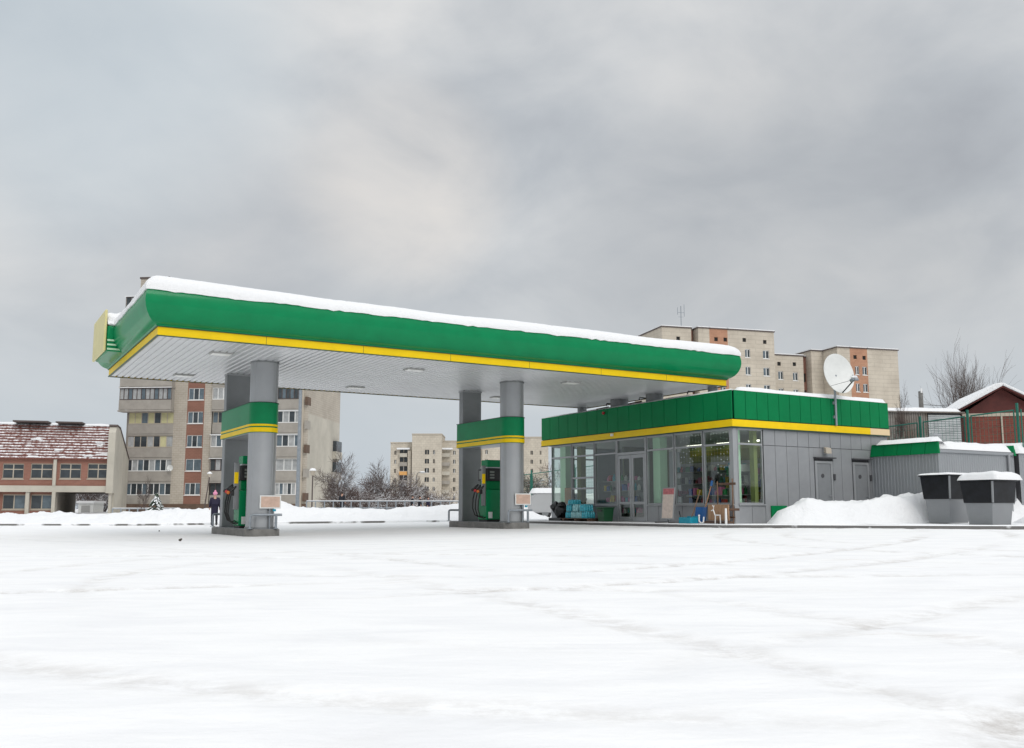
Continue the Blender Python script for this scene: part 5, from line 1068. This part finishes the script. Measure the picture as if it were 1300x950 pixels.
# ---- block behind the shop on the right
o_ = at(845, 646, 157); FR = Fr(o_[0], 157, 0, R(16)); XR = lambda p: on_line(p, FR)
br = thing('apartment_building', 'tall beige block with orange brick panels rising behind the shop', 'apartment building', FR, (0, 0, 0))
def sec(x0, x1, zt, off, ops, m='beige3', left=None, depth=12):
    mb = MB(); mb.wall(x0, x1, 0, zt, ops, off, .25)
    mb.quad((x0, off, 0), (x0, off, zt), (x0, off + depth, zt), (x0, off + depth, 0)); mb.quad((x1, off, 0), (x1, off + depth, 0), (x1, off + depth, zt), (x1, off, zt)); mb.quad((x0, off, zt), (x1, off, zt), (x1, off + depth, zt), (x0, off + depth, zt))
    mb.build('wall_section', m, br); MB().box(x0 - .15, x1 + .15, off - .15, off + depth, zt, zt + .18).build('roof_edge', 'bframe', br); MB().box(x0 - .1, x1 + .1, off - .1, off + depth, zt + .18, zt + .34).build('roof_snow', 'snow', br)
def zr_(y, p): return zz(y, p, FR)
pr = zr_(444, 953) - zr_(466, 953)
def wins(off, x0, x1, ztop, n, h=1.5, nn=2, pr=pr, panes=('wglass2', 'wglass')):
    out = []
    for i in range(n): out.append((x0, x1, ztop - h - pr * i, ztop - pr * i))
    return out
def addw(ops, off, nn=2):
    for a_, b_, c_, d_ in ops: win(br, a_, b_, c_, d_, off, nn, 'wframe', ('wglass2', 'wglass'), fw=.12, dep=.2)
def vents(xc, z, off, w=.7): return (xc - w / 2, xc + w / 2, z - w / 2, z + w / 2)
def adv(ops, off):
    for a_, b_, c_, d_ in ops: MB().quad((a_, off + .2, c_), (b_, off + .2, c_), (b_, off + .2, d_), (a_, off + .2, d_)).build('attic_vent', 'voidm', br)
zt1 = zr_(415, 845); 
v1 = [vents(XR(866), zt1 - 1.9, 0)]; sec(XR(845), XR(883), zt1, 0, v1); adv(v1, 0)
sec(XR(883), XR(889), zt1, 1.2, [], 'redbrick')
x0 = XR(888); x1 = XR(893)
zt2 = zr_(417.5, 893)
TW = XR(904.5), XR(928)
w2_ = wins(0, XR(950), XR(956.5), zr_(444, 953), 4) + wins(0, XR(973), XR(981), zr_(445.5, 976), 4); v2 = [vents(XR(949.5), zr_(432.5, 950), 0), vents(XR(976), zr_(435, 976), 0)]
sec(x0 + .3, TW[0], zt2, -.6, []); vv = [vents(XR(913), zr_(431.5, 913), -.6), vents(XR(925), zr_(432, 925), -.6)]
w3_ = wins(0, XR(908), XR(914), zr_(447, 911), 4) + wins(0, XR(917), XR(924), zr_(447, 920), 4)
sec(TW[0], TW[1], zt2, -.6, vv + w3_, 'orangebrick'); adv(vv, -.6); addw(w3_, -.6)
sec(TW[1], XR(988), zt2 - .0, -.6, w2_ + v2); addw(w2_, -.6); adv(v2, -.6)
zt3 = zr_(449, 990); w4 = wins(0, XR(1000), XR(1006.5), zr_(470, 1003), 3) + wins(0, XR(1019), XR(1025.5), zr_(471.5, 1022), 3); v4 = [vents(XR(1001.5), zr_(460.5, 1002), 1.4), vents(XR(1021.5), zr_(461, 1022), 1.4)]
sec(XR(988), XR(1033), zt3, 1.4, w4 + v4); addw(w4, 1.4); adv(v4, 1.4)
vr = wins(0, XR(1034), XR(1039), zr_(472, 1036), 3, 1.6); sec(XR(1033), XR(1040), zt3, 2.2, vr, 'redbrick'); adv(vr, 2.2)
zt4 = zr_(446, 1061)
sec(XR(1055), XR(1071), zt4, -3.8, []); 
v5 = [vents(XR(1077.5), zr_(457.5, 1077), -3.8), vents(XR(1089), zr_(458.5, 1088), -3.8)]; w5 = wins(0, XR(1077), XR(1082), zr_(469, 1080), 3) + wins(0, XR(1086), XR(1092), zr_(469.5, 1088), 3)
sec(XR(1071), XR(1093), zt4, -3.8, v5 + w5, 'orangebrick'); adv(v5, -3.8); addw(w5, -3.8)
sec(XR(1093), XR(1132), zt4, -3.8, [])
sec(XR(1040), XR(1055), zt4, 0.5, [])
# antenna on that roof
xx = XR(880.5); t = thing('roof_antenna', 'thin forked aerial on the roof of the far right block', 'antenna', FR, (xx, 3, zt1))
MB().tube([(xx, 3, zt1), (xx, 3, zt1 + 4.6)], .07, 6).build('mast', 'steel', t)
mb = MB(); mb.tube([(xx - .65, 3, zt1 + 3.0), (xx - .65, 3, zt1 + 4.3)], .05, 5); mb.tube([(xx + .65, 3, zt1 + 2.7), (xx + .65, 3, zt1 + 4.9)], .05, 5); mb.tube([(xx - .65, 3, zt1 + 3.4), (xx + .65, 3, zt1 + 3.4)], .05, 5); mb.tube([(xx - .5, 3, zt1 + 2.6), (xx + .5, 3, zt1 + 2.6)], .03, 5); mb.build('crossbars', 'steel', t)

# ------------------------------------------------------------------ sheds, garage and fence on the terrace
o_ = at(1128, 646, 44); FS = Fr(o_[0], 44, 0, R(8)); XS = lambda p: on_line(p, FS)
sd_ = thing('metal_shed', 'weathered corrugated metal shed with snow on its flat roof behind the annex', 'shed', FS, (XS(1170), 2, 2.2))
zt = zz(524, 1170, FS)
mb = MB(); ribs(mb, XS(1110), XS(1184), 1.4, zt, lambda u, d, z_: (u, d, z_), .12, .03); mb.build('corrugated_wall', 'shedmetal', sd_, smooth=.1)
mb = MB(); 
for q in range(34): zq = 1.4 + (zt - .1 - 1.4) * q / 34; dz_ = (zt - .1 - 1.4) / 34; mb.quad((XS(1184.5), -.02, zq), (XS(1226), -.02, zq), (XS(1226), -.035, zq + dz_ * .5), (XS(1184.5), -.035, zq + dz_ * .5)); mb.quad((XS(1184.5), -.035, zq + dz_ * .5), (XS(1226), -.035, zq + dz_ * .5), (XS(1226), -.02, zq + dz_), (XS(1184.5), -.02, zq + dz_))
mb.build('sheet_gate', 'shedmetal2', sd_, smooth=.1)
MB().box(XS(1110), XS(1226), .03, 4, 1.4, zt).build('core', 'joint', sd_); MB().box(XS(1108), XS(1230), -.15, 4.1, zt, zt + .06).build('roof', 'shedmetal', sd_); snowslab(XS(1108), XS(1230), -.16, 4.1, zt + .06, .18, 41, .25, .12).build('roof_snow', 'snow', sd_, smooth=1.4)
# garage with gable
o_ = at(1229, 646, 46); FG = Fr(o_[0], 46, 0, R(-12)); XG = lambda p: on_line(p, FG); ZG = lambda y, p: zz(y, p, FG)
gr = thing('brick_garage', 'dark red garage with a snowy gable roof at the right edge', 'garage', FG, (3, 3, 2.2))
xl, xa = 0, XG(1281); hz_ = ZG(518, 1229); az_ = ZG(493, 1275); xr_ = 2 * xa
bz = hz_ - .45
mb = MB(); mb.box(.12, xr_ - .12, 0, 6, 1.4, bz); mb.build('brick_wall', 'garagebrick', gr)
MB().box(.0, xr_, -.03, .1, bz, bz + .16).build('white_band', 'tframe', gr)
mb = MB(); mb.prof_y([(.05, bz + .16), (xr_ - .05, bz + .16), (xa, az_ - .02)], -.02, 6); mb.build('gable', 'gableboard', gr)
mb = MB(); mb.prof_y([(-.25, hz_ - .22), (xa, az_), (xa, az_ + .08), (-.25, hz_ - .14)], -.35, 6.3); mb.prof_y([(xa, az_), (xr_ + .25, hz_ - .22), (xr_ + .25, hz_ - .14), (xa, az_ + .08)], -.35, 6.3); mb.build('roof', 'gableboard', gr)
mb = MB(); mb.prof_y([(-.30, hz_ - .14), (xa, az_ + .082), (xa, az_ + .24), (xa - .4, az_ + .18), (-.2, hz_ + .02), (-.30, hz_ - .05)], -.38, 6.3); mb.prof_y([(xa, az_ + .082), (xr_ + .3, hz_ - .14), (xr_ + .2, hz_ + .05), (xa, az_ + .24)], -.38, 6.3); mb.build('roof_snow', 'snow', gr, .05)
MB().box(XG(1278), XG(1280), -.06, 0, 1.4, bz).build('white_pipe', 'tframe', gr)
mb = MB()
for i_, (p0, p1, y0_, y1_) in enumerate(((1230, 1234, 545, 560), (1246, 1252, 548, 560), (1262, 1272, 555, 562))): pass
# green wire fence
fn_ = thing('wire_fence', 'green framed wire mesh fence on the terrace behind the shop and annex', 'fence', ST, (33.9, 30, 2.2))
posts = [20.05, 22.05, 24.15, 26.3, 28.5, 30.7, 33, 35.3, 37.6, 39.9, 42.2, 44.5, 46.8, 49.1, 51.6, 54.3, 57]
def ftop(b): return 4.50 - .038 * (b - 20) if b > 20 else 4.5
for b_ in posts:
    zg = gab(33.9, b_)
    for db in ((-.14, 0.018), (0.0, .036), (.14, .018)): MB().box(33.9 - db[1], 33.9 + db[1], b_ + db[0] - db[1], b_ + db[0] + db[1], zg - .1, ftop(b_) + (.22 if db[0] == 0 else -.02)).build('post', 'fgreen', fn_)
for p, q in zip(posts, posts[1:]):
    mb = MB(); u0, u1 = p + .14, q - .14
    for zf in (ftop, lambda b: gab(33.9, b) + .12): mb.tube([(33.9, u0, zf(u0) - .03), (33.9, u1, zf(u1) - .03)], .03, 6)
    k_ = max(2, int((u1 - u0) / .16))
    for i in range(k_ + 1): u = u0 + (u1 - u0) * i / k_; mb.tube([(33.9, u, gab(33.9, u) + .1), (33.9, u, ftop(u) - .03)], .006, 3, False)
    for i in range(12): f0 = i / 12; mb.tube([(33.9, u0, gab(33.9, u0) + .1 + (ftop(u0) - .13 - gab(33.9, u0)) * f0), (33.9, u1, gab(33.9, u1) + .1 + (ftop(u1) - .13 - gab(33.9, u1)) * f0)], .005, 3, False)
    mb.build('mesh_panel', 'fgreen', fn_)

# concrete pole and its wire
x_, zt_ = at(1168.5, 497, 52); t = thing('utility_pole', 'short concrete pole standing behind the metal shed', 'pole', WF, (x_, 52, 2.2)); MB().tube([(x_, 52, 1.8), (x_, 52, zt_)], [.16, .12], 10).build('shaft', 'concrete', t); MB().box(x_ - .04, x_ + .04, 51.85, 51.95, zt_ - .1, zt_ + .15).build('insulator', 'white', t)
MB().tube([(x_, 52, zt_ - .75), (x_ + 2, 52.4, zt_ - .80), (x_ + 4, 53, zt_ - .72)], .015, 4).build('wire', 'joint', t)

# ------------------------------------------------------------------ bare trees
def grow(seed, h, spread, stems=1, levels=5, base_r=.12, low=.3, up=.35, twig=1.0, fork=3):
    """returns trunk and crown builders, base at the origin"""
    rnd = random.Random(seed); tr, cr = MB(), MB()
    def branch(p, d, ln, r, lv):
        n = 4 if lv < 3 else 3; pts = [p]; dd = d.copy(); q = p.copy()
        for i in range(n):
            dd = (dd + Vector((rnd.uniform(-1, 1), rnd.uniform(-1, 1), rnd.uniform(-.4, 1) * up)) * .20).normalized(); q = q + dd * ln / n; pts.append(q.copy())
        r1 = r * .55; rr = [r + (r1 - r) * i / n for i in range(n + 1)]
        (tr if lv == 0 else cr).tube([tuple(x) for x in pts], rr, 8 if lv == 0 else 5 if lv < 2 else 3, lv < 2)
        if lv >= levels: return
        k = fork + (1 if lv > 0 else 2) + (rnd.random() < .5)
        for i in range(k):
            t = low + (1 - low) * (i + rnd.random() * .7) / k if lv == 0 else .25 + .75 * (i + rnd.random()) / k
            t = min(t, .999); j = int(t * n); f = t * n - j; bp = pts[j].lerp(pts[j + 1], f)
            ax_ = (pts[j + 1] - pts[j]).normalized(); sd = ax_.cross(Vector((rnd.uniform(-1, 1), rnd.uniform(-1, 1), rnd.uniform(-1, 1)))).normalized()
            a_ = rnd.uniform(.45, .95) * spread; nd_ = (ax_ * math.cos(a_) + sd * math.sin(a_)).normalized(); 
            branch(bp, nd_, ln * rnd.uniform(.48, .72), max(r * .42, .006 * twig), lv + 1)
    for s in range(stems):
        a_ = 2 * math.pi * s / stems + rnd.random(); lean = .0 if stems == 1 else rnd.uniform(.15, .5) * spread
        branch(Vector((.12 * math.cos(a_) * (stems > 1), .12 * math.sin(a_) * (stems > 1), -.2)), Vector((math.cos(a_) * lean, math.sin(a_) * lean, 1)).normalized(), h * (.55 if stems == 1 else .5), base_r, 0)
    return tr, cr
def treething(name, label, proto, loc, sc, rz, cat='tree', group='bare snowy trees behind the railing'):
    o = copy_tree(proto); o.name = name; o.location = loc; o.scale = sc; o.rotation_euler = (0, 0, rz); o['label'] = label; o['category'] = cat; o['group'] = group; return o
def mkproto(name, m, **kw):
    t = thing(name, 'bare tree', 'tree', WF, (0, 0, 0)); tr, cr = grow(**kw); tr.build('trunk', m, t, smooth=3); cr.build('crown', m, t, smooth=3); return t
pA = mkproto('bare_tree', 'bark', seed=4, h=6.5, spread=.9, levels=4, base_r=.13, low=.28, twig=2.2, fork=4)
pB = mkproto('bare_shrub', 'shrubm', seed=9, h=5.0, spread=1.25, stems=5, levels=3, base_r=.06, low=.12, twig=2.6, fork=5)
pC = mkproto('bare_tree', 'barkdark', seed=21, h=9.5, spread=.55, stems=8, levels=3, base_r=.05, low=.25, twig=1.2, fork=4, up=1.0)
def put(px_, ytop, Y, proto, nat, label, name='bare_tree', rz=0, wid=1.0, **kw):
    x_, zt_ = at(px_, ytop, Y); g_ = gz(x_, Y); s = (zt_ - g_) / nat; return treething(name, label, proto, (x_, Y, g_ - .05), (s * wid, s * wid, s), rz, **kw)
put(437, 572, 84, pA, 7.0, 'tallest bare tree beside the end wall of the left block', rz=.4, wid=1.0)
put(420, 590, 88, pA, 7.0, 'leaning bare tree against the end wall of the left block', rz=2.4, wid=.8)
put(453, 602, 90, pB, 4.4, 'snowy shrub just right of the man at the railing', 'bare_shrub', .3, 1.2)
put(472, 592, 93, pB, 4.4, 'large rounded snowy shrub left of the distant block', 'bare_shrub', 1.9, 1.0)
put(487, 583, 89, pA, 7.0, 'bare tree in front of the left edge of the distant block', rz=4.0, wid=1.0)
put(505, 606, 95, pB, 4.4, 'lower snowy shrub before the left loggias of the distant block', 'bare_shrub', 3.3, 1.2)
put(524, 598, 91, pB, 4.4, 'snowy shrub behind the dark figures at the railing', 'bare_shrub', 5.0, 1.0)
put(540, 601, 96, pA, 7.0, 'short bare tree before the stair tower of the distant block', rz=5.5, wid=1.1)
put(556, 618, 93, pB, 4.4, 'low snowy shrub beside the right hand pump island columns', 'bare_shrub', .9, 1.3)
put(462, 618, 84, pB, 4.4, 'low tangled shrub close behind the railing', 'bare_shrub', 2.9, 1.4)
put(512, 620, 86, pB, 4.4, 'low tangled shrub close behind the railing posts', 'bare_shrub', 4.4, 1.5)
put(433, 612, 92, pB, 4.4, 'shrub at the foot of the left block end wall', 'bare_shrub', 3.9, 1.2)
put(682, 585, 110, pB, 4.4, 'reddish shrub between the right column and the shop', 'bare_shrub', .2, 1.0)
put(735, 590, 112, pB, 4.4, 'snowy shrub behind the shop seen through its left glass', 'bare_shrub', 1.2, 1.2) if False else None
put(186, 604, 62, pA, 7.0, 'thin snowy sapling in front of the left block', rz=1.1, wid=.45)
t_ = put(1219, 447, 60, pC, 8.6, 'wide bare tree fanning out behind the garage', rz=.6, wid=.72, group='bare trees behind the sheds')
t_ = put(1137, 492, 42, pA, 7.0, 'thin bare sapling at the end of the shop parapet', rz=2.0, wid=.35, group='bare trees behind the sheds')
put(120, 600, 128, pB, 4.4, 'dark snowy thicket seen through the passage of the red house', 'bare_shrub', 1.5, 1.2); put(134, 596, 131, pB, 4.4, 'thicket behind the passage pier of the red house', 'bare_shrub', 4.5, 1.1)
for pr_ in (pA, pB, pC):
    for c_ in list(pr_.children): bpy.data.objects.remove(c_)
    bpy.data.objects.remove(pr_)
# small fir under snow
x_, _ = at(198, 646, 60); g_ = gz(x_, 60); t = thing('young_fir', 'small snow laden fir in front of the left block', 'tree', WF, (x_, 60, g_)); zt_ = at(198, 626, 60)[1]; H_ = zt_ - g_
MB().tube([(x_, 60, g_), (x_, 60, zt_)], [.05, .01], 6).build('trunk', 'barkdark', t)
mb = MB(); rnd = random.Random(2)
for i in range(90):
    f = rnd.random() ** .8; zc_ = g_ + .15 + (H_ - .2) * f; r = (1 - f) * .72 + .08; a_ = rnd.uniform(0, 6.28)
    mb.tube([(x_, 60, zc_), (x_ + math.cos(a_) * r * .5, 60 + math.sin(a_) * r * .5, zc_ + .02), (x_ + math.cos(a_) * r, 60 + math.sin(a_) * r, zc_ - .10)], [.03, .075, .03], 5)
mb.build('crown', 'fir', t)

# ------------------------------------------------------------------ railing, lamps, poles, white garage, van
FW = Fr(0, 78, .25, 0)
def railing(p0, p1, Y, ztop, label, n, m='steel'):
    x0, x1 = at(p0, 646, Y)[0], at(p1, 646, Y)[0]; g0 = gz((x0 + x1) / 2, Y); t = thing('railing', label, 'railing', WF, ((x0 + x1) / 2, Y, g0))
    for zf in (ztop, ztop - .55): MB().tube([(x0, Y, zf), (x1, Y, zf)], .04, 6).build('rail', m, t)
    for i in range(n + 1): xx = x0 + (x1 - x0) * i / n; MB().tube([(xx, Y, g0 - .1), (xx, Y, ztop + .02)], .05, 6).build('post', m, t)
    MB().box(x0, x1, Y - .04, Y + .04, ztop + .035, ztop + .075).build('snow_line', 'snow', t)
railing(389, 582, 78, at(480, 636.5, 78)[1], 'grey pipe railing behind the snow ridge in the middle', 17)
railing(143, 228, 70, at(185, 646.0, 70)[1], 'snow topped pipe railing in front of the left block', 8)
x_, zt_ = at(383, 452, 50); t = thing('lighting_mast', 'tall grey mast rising behind the canopy right of the left column', 'mast', WF, (x_, 50, .1)); MB().tube([(x_, 50, 0), (x_, 50, zt_)], [.11, .08], 12).build('shaft', 'steel', t); MB().tube([(x_, 50, zt_), (x_ + .6, 50, zt_ + .1)], .05, 8).build('arm', 'steel', t); MB().box(x_ + .5, x_ + 1.1, 49.85, 50.15, zt_ + .05, zt_ + .17).build('lamp_head', 'alu', t, .03)
x_, zt_ = at(397, 604, 82); t = thing('street_lamp', 'mushroom street lamp with a cap of snow beside the left block', 'street lamp', WF, (x_, 82, .3)); MB().tube([(x_, 82, .1), (x_, 82, zt_)], [.07, .05], 8).build('pole', 'bframe', t)
MB().lathe(x_, 82, [(.06, zt_), (.16, zt_ + .05), (.24, zt_ + .38), (.28, zt_ + .42), (.05, zt_ + .44)], 14).build('lamp_shade', 'tframe', t); MB().lathe(x_, 82, [(.30, zt_ + .42), (.30, zt_ + .48), (.2, zt_ + .62), (.04, zt_ + .66)], 14).build('snow_cap', 'snow', t)
x_, zt_ = at(266, 606, 84); t = thing('street_lamp', 'snow capped street lamp just left of the left rectangular column', 'street lamp', WF, (x_, 84, .3)); MB().tube([(x_ - .45, 84, .1), (x_, 84, zt_)], [.06, .05], 8).build('pole', 'bframe', t); MB().lathe(x_, 84, [(.05, zt_), (.2, zt_ + .3), (.05, zt_ + .34)], 12).build('lamp_shade', 'tframe', t); MB().lathe(x_, 84, [(.22, zt_ + .3), (.22, zt_ + .38), (.05, zt_ + .5)], 12).build('snow_cap', 'snow', t)
x_, zt_ = at(529, 601, 120); t = thing('street_lamp', 'curved street lamp with a snowy head in front of the distant block', 'street lamp', WF, (x_, 120, .3)); MB().tube([(x_, 120, .1), (x_, 120, zt_ - .3), (x_ + .1, 120, zt_), (x_ + .4, 120, zt_ + .12)], [.09, .06, .05, .05], 8).build('pole', 'concrete', t); MB().ball((x_ + .75, 120, zt_ + .08), .2, 10, (2, .9, .45)).build('lamp_head', 'shelf', t); MB().ball((x_ + .72, 120, zt_ + .17), .19, 10, (2, .9, .5)).build('snow_cap', 'snow', t)
x_, zt_ = at(422, 565, 95); 
# white hut seen through the passage
x0, x1 = at(99, 650, 118)[0], at(118, 650, 118)[0]; zt_ = at(108, 639, 118)[1]; t = thing('white_hut', 'white hut with snow on its roof seen through the passage of the red house', 'hut', WF, ((x0 + x1) / 2, 119, .3)); MB().box(x0, x1, 118, 121, 0, zt_).build('wall', 'offwhite', t); MB().box(x0 - .2, x1 + .2, 117.8, 121.2, zt_, zt_ + .3).build('roof_snow', 'snow', t); MB().box(x0 + .4, x1 - .4, 117.95, 118, .3, zt_ - .3).build('gate', 'shelf', t)
# snow covered van left of the shop
VX = at(672, 640, 51)[0]; VF = Fr(VX, 50.5, .22, R(4)); t = thing('parked_van', 'pale grey van under thick snow parked left of the shop', 'van', VF, (0, 0, 0))
mb = MB(); L1 = 4.2; mb.prof_y([(0.1, .35), (L1 - .1, .35), (L1, .5), (L1, 1.0), (L1 - 1.0, 1.12), (L1 - 1.5, 1.42), (.35, 1.42), (.12, 1.25), (.05, .6)], 0, 1.7); mb.build('body', 'carpaint', t, .06)
mb = MB(); mb.prof_y([(L1 - 1.08, 1.14), (L1 - 1.5, 1.36), (L1 - 2.2, 1.36), (L1 - 2.2, 1.02), (L1 - 1.08, 1.02)], -.01, 1.71); mb.build('cab_window', 'wglass', t)
for xx in (.85, L1 - .85):
    for yy in (.02, 1.5): w_ = MB().tube([(xx, yy, .33), (xx, yy + .2, .33)], .33, 20).build('wheel', 'rubber', t); MB().tube([(xx, yy - .01, .33), (xx, yy + .21, .33)], .18, 16).build('rim', 'alu2', w_)
snowslab(.1, L1 - 1.45, -.05, 1.75, 1.41, .30, 51, .16, .28).build('roof_snow', 'snow', t, smooth=1.4)
for yy in (.15, 1.4): MB().box(L1 - .01, L1 + .02, yy, yy + .22, .72, .86).build('headlight', 'lampglass', t)

# ------------------------------------------------------------------ people
def skinmesh(name, joints, edges, m, parent, rot, loc, lv=1):
    """one continuous surface grown over a skeleton; joints: name -> (x, y, z, radius)"""
    names = list(joints); me = bpy.data.meshes.new(name); me.from_pydata([joints[k][:3] for k in names], [(names.index(a), names.index(b)) for a, b in edges], [])
    ob = bpy.data.objects.new(name, me); COL.objects.link(ob)
    md = ob.modifiers.new('skin', 'SKIN'); sv = me.skin_vertices[0].data
    for i, k in enumerate(names):
        r = joints[k][3]; sv[i].radius = (r, r) if isinstance(r, float) else r; sv[i].use_root = (i == 0)
    md.use_smooth_shade = True; sb = ob.modifiers.new('sub', 'SUBSURF'); sb.levels = lv; sb.render_levels = lv
    dg = bpy.context.evaluated_depsgraph_get(); dg.update(); nm = bpy.data.meshes.new_from_object(ob.evaluated_get(dg)); bpy.data.objects.remove(ob)
    nm.materials.clear(); nm.materials.append(M[m]); nm.polygons.foreach_set('use_smooth', [True] * len(nm.polygons))
    o = bpy.data.objects.new(name, nm); COL.objects.link(o); o.parent = parent; return o
def person(loc, face, H, label, coat='navy', hat=None, bag=False, stride=.12, longcoat=True, group=None):
    t = thing('person', label, 'person', Fr(loc[0], loc[1], loc[2], face), (0, 0, 0), group); s = H / 1.75; q = lambda x, y, z_, r: (x * s, y * s, z_ * s, r * s)
    J = dict(pelvis=q(0, 0, .95, .125), belly=q(0, 0, 1.1, .12), chest=q(0, .01, 1.32, .14), neck=q(0, 0, 1.49, .055), jaw=q(0, -.015, 1.57, .075), head=q(0, .0, 1.66, .095), crown=q(0, .01, 1.73, .06),
             lh=q(.095, 0, .88, .085), lk=q(.11, -stride * .5, .49, .058), la=q(.11, -stride, .10, .040), lt=q(.12, -stride - .14, .04, .035), rh=q(-.095, 0, .88, .085), rk=q(-.11, stride * .3, .49, .058), ra=q(-.11, stride, .10, .040), rt=q(-.12, stride - .14, .04, .035),
             ls=q(.19, 0, 1.42, .06), le=q(.225, .03, 1.15, .045), lw=q(.26, -.06, .92, .032), lp=q(.26, -.08, .86, .028), rs=q(-.19, 0, 1.42, .06), re=q(-.225, .03, 1.15, .045), rw=q(-.26, -.06, .92, .032), rp=q(-.26, -.08, .86, .028))
    for sd, p_ in ((1, 'l'), (-1, 'r')):
        for f_ in range(4): J['%sf%d' % (p_, f_)] = q(sd * .255, -.06 - .022 * f_, .80 + .006 * abs(f_ - 1.5), .009)
        J['%sth' % p_] = q(sd * .235, -.11, .85, .010)
    E_ = [('pelvis', 'belly'), ('belly', 'chest'), ('chest', 'neck'), ('neck', 'jaw'), ('jaw', 'head'), ('head', 'crown')]
    for p_ in 'lr': E_ += [('pelvis', p_ + 'h'), (p_ + 'h', p_ + 'k'), (p_ + 'k', p_ + 'a'), (p_ + 'a', p_ + 't'), ('chest', p_ + 's'), (p_ + 's', p_ + 'e'), (p_ + 'e', p_ + 'w'), (p_ + 'w', p_ + 'p'), (p_ + 'p', p_ + 'th')] + [(p_ + 'p', '%sf%d' % (p_, f_)) for f_ in range(4)]
    skinmesh('body', J, E_, 'skin', t, face, loc)
    # clothes a little larger than the body
    C_ = dict(pelvis=q(0, 0, .92, .20), belly=q(0, 0, 1.12, .185), chest=q(0, .01, 1.34, .185), collar=q(0, .005, 1.50, .08), ls=q(.20, 0, 1.42, .08), le=q(.235, .03, 1.15, .072), lw=q(.265, -.05, .93, .052), rs=q(-.20, 0, 1.42, .08), re=q(-.235, .03, 1.15, .072), rw=q(-.265, -.05, .93, .052))
    CE = [('pelvis', 'belly'), ('belly', 'chest'), ('chest', 'collar')] + [x for p_ in 'lr' for x in (('chest', p_ + 's'), (p_ + 's', p_ + 'e'), (p_ + 'e', p_ + 'w'))]
    if longcoat: C_['hem'] = q(0, 0, .50, .22); CE.append(('pelvis', 'hem'))
    skinmesh('coat', C_, CE, coat, t, face, loc)
    T_ = dict(pelvis=q(0, 0, .93, .14), lh=q(.095, 0, .87, .10), lk=q(.11, -stride * .5, .49, .075), la=q(.11, -stride, .14, .062), rh=q(-.095, 0, .87, .10), rk=q(-.11, stride * .3, .49, .075), ra=q(-.11, stride, .14, .062))
    skinmesh('trousers', T_, [('pelvis', 'lh'), ('lh', 'lk'), ('lk', 'la'), ('pelvis', 'rh'), ('rh', 'rk'), ('rk', 'ra')], 'trousers', t, face, loc)
    for sx, yy in ((.115, -stride), (-.115, stride)):
        mb = MB(); mb.ball((sx * s, (yy - .06) * s, .055 * s), .1 * s, 10, (.55, 1.5, .55)); mb.ball((sx * s, yy * s, .12 * s), .065 * s, 8, (1, 1, 1.3)); mb.build('boot', 'black', t)
    mb = MB(); 
    if hat: mb.ball((0, .012 * s, 1.70 * s), .118 * s, 14, (1, 1.05, .95)); mb.ball((0, 0, 1.835 * s), .05 * s, 8); mb.build('hat', hat, t)
    else: mb.ball((0, .022 * s, 1.695 * s), .108 * s, 14, (1, 1.0, .9)); mb.build('hair', 'hair', t)
    for sx in (.032, -.032): MB().ball((sx * s, -.092 * s, 1.645 * s), .012 * s, 6).build('eye', 'eye', t)
    mb = MB(); mb.hexa([(-.012 * s, -.09 * s, 1.595 * s), (.012 * s, -.09 * s, 1.595 * s), (.012 * s, -.118 * s, 1.60 * s), (-.012 * s, -.118 * s, 1.60 * s), (-.006 * s, -.088 * s, 1.65 * s), (.006 * s, -.088 * s, 1.65 * s), (.006 * s, -.094 * s, 1.65 * s), (-.006 * s, -.094 * s, 1.65 * s)]); mb.build('nose', 'skin', t)
    return t
x_, _ = at(272.5, 646, 43.2); g_ = gz(x_, 43.2); person((x_, 43.2, g_), R(200), 1.50, 'small person in a navy coat and pink hat behind the left pump island', 'navy', 'pink')
mb = MB(); mb.box(x_ + .26, x_ + .50, 43.1, 43.3, g_ + .45, g_ + .80); o = single(mb, 'handbag', 'bagred', 'maroon bag held by the person in the pink hat', 'bag', WF, bevel=.02)
x_, _ = at(434, 646, 80.5); person((x_, 80.5, gz(x_, 80.5)), R(160), 1.78, 'man in a black coat standing behind the middle railing', 'blackcoat', None, longcoat=True)
for q, (p_, fc, cc, lb) in enumerate(((523.5, 90, 'blackcoat', 'leftmost of the three dark figures walking behind the railing'), (533, 100, 'blackcoat', 'middle of the three dark figures walking behind the railing'), (543.5, 70, 'navy', 'figure in a dark blue coat, rightmost of the three behind the railing'))):
    x_, _ = at(p_, 646, 82); person((x_, 82, gz(x_, 82) - .12), R(fc), 1.66, lb, cc, None, stride=.2, group='people walking behind the railing')
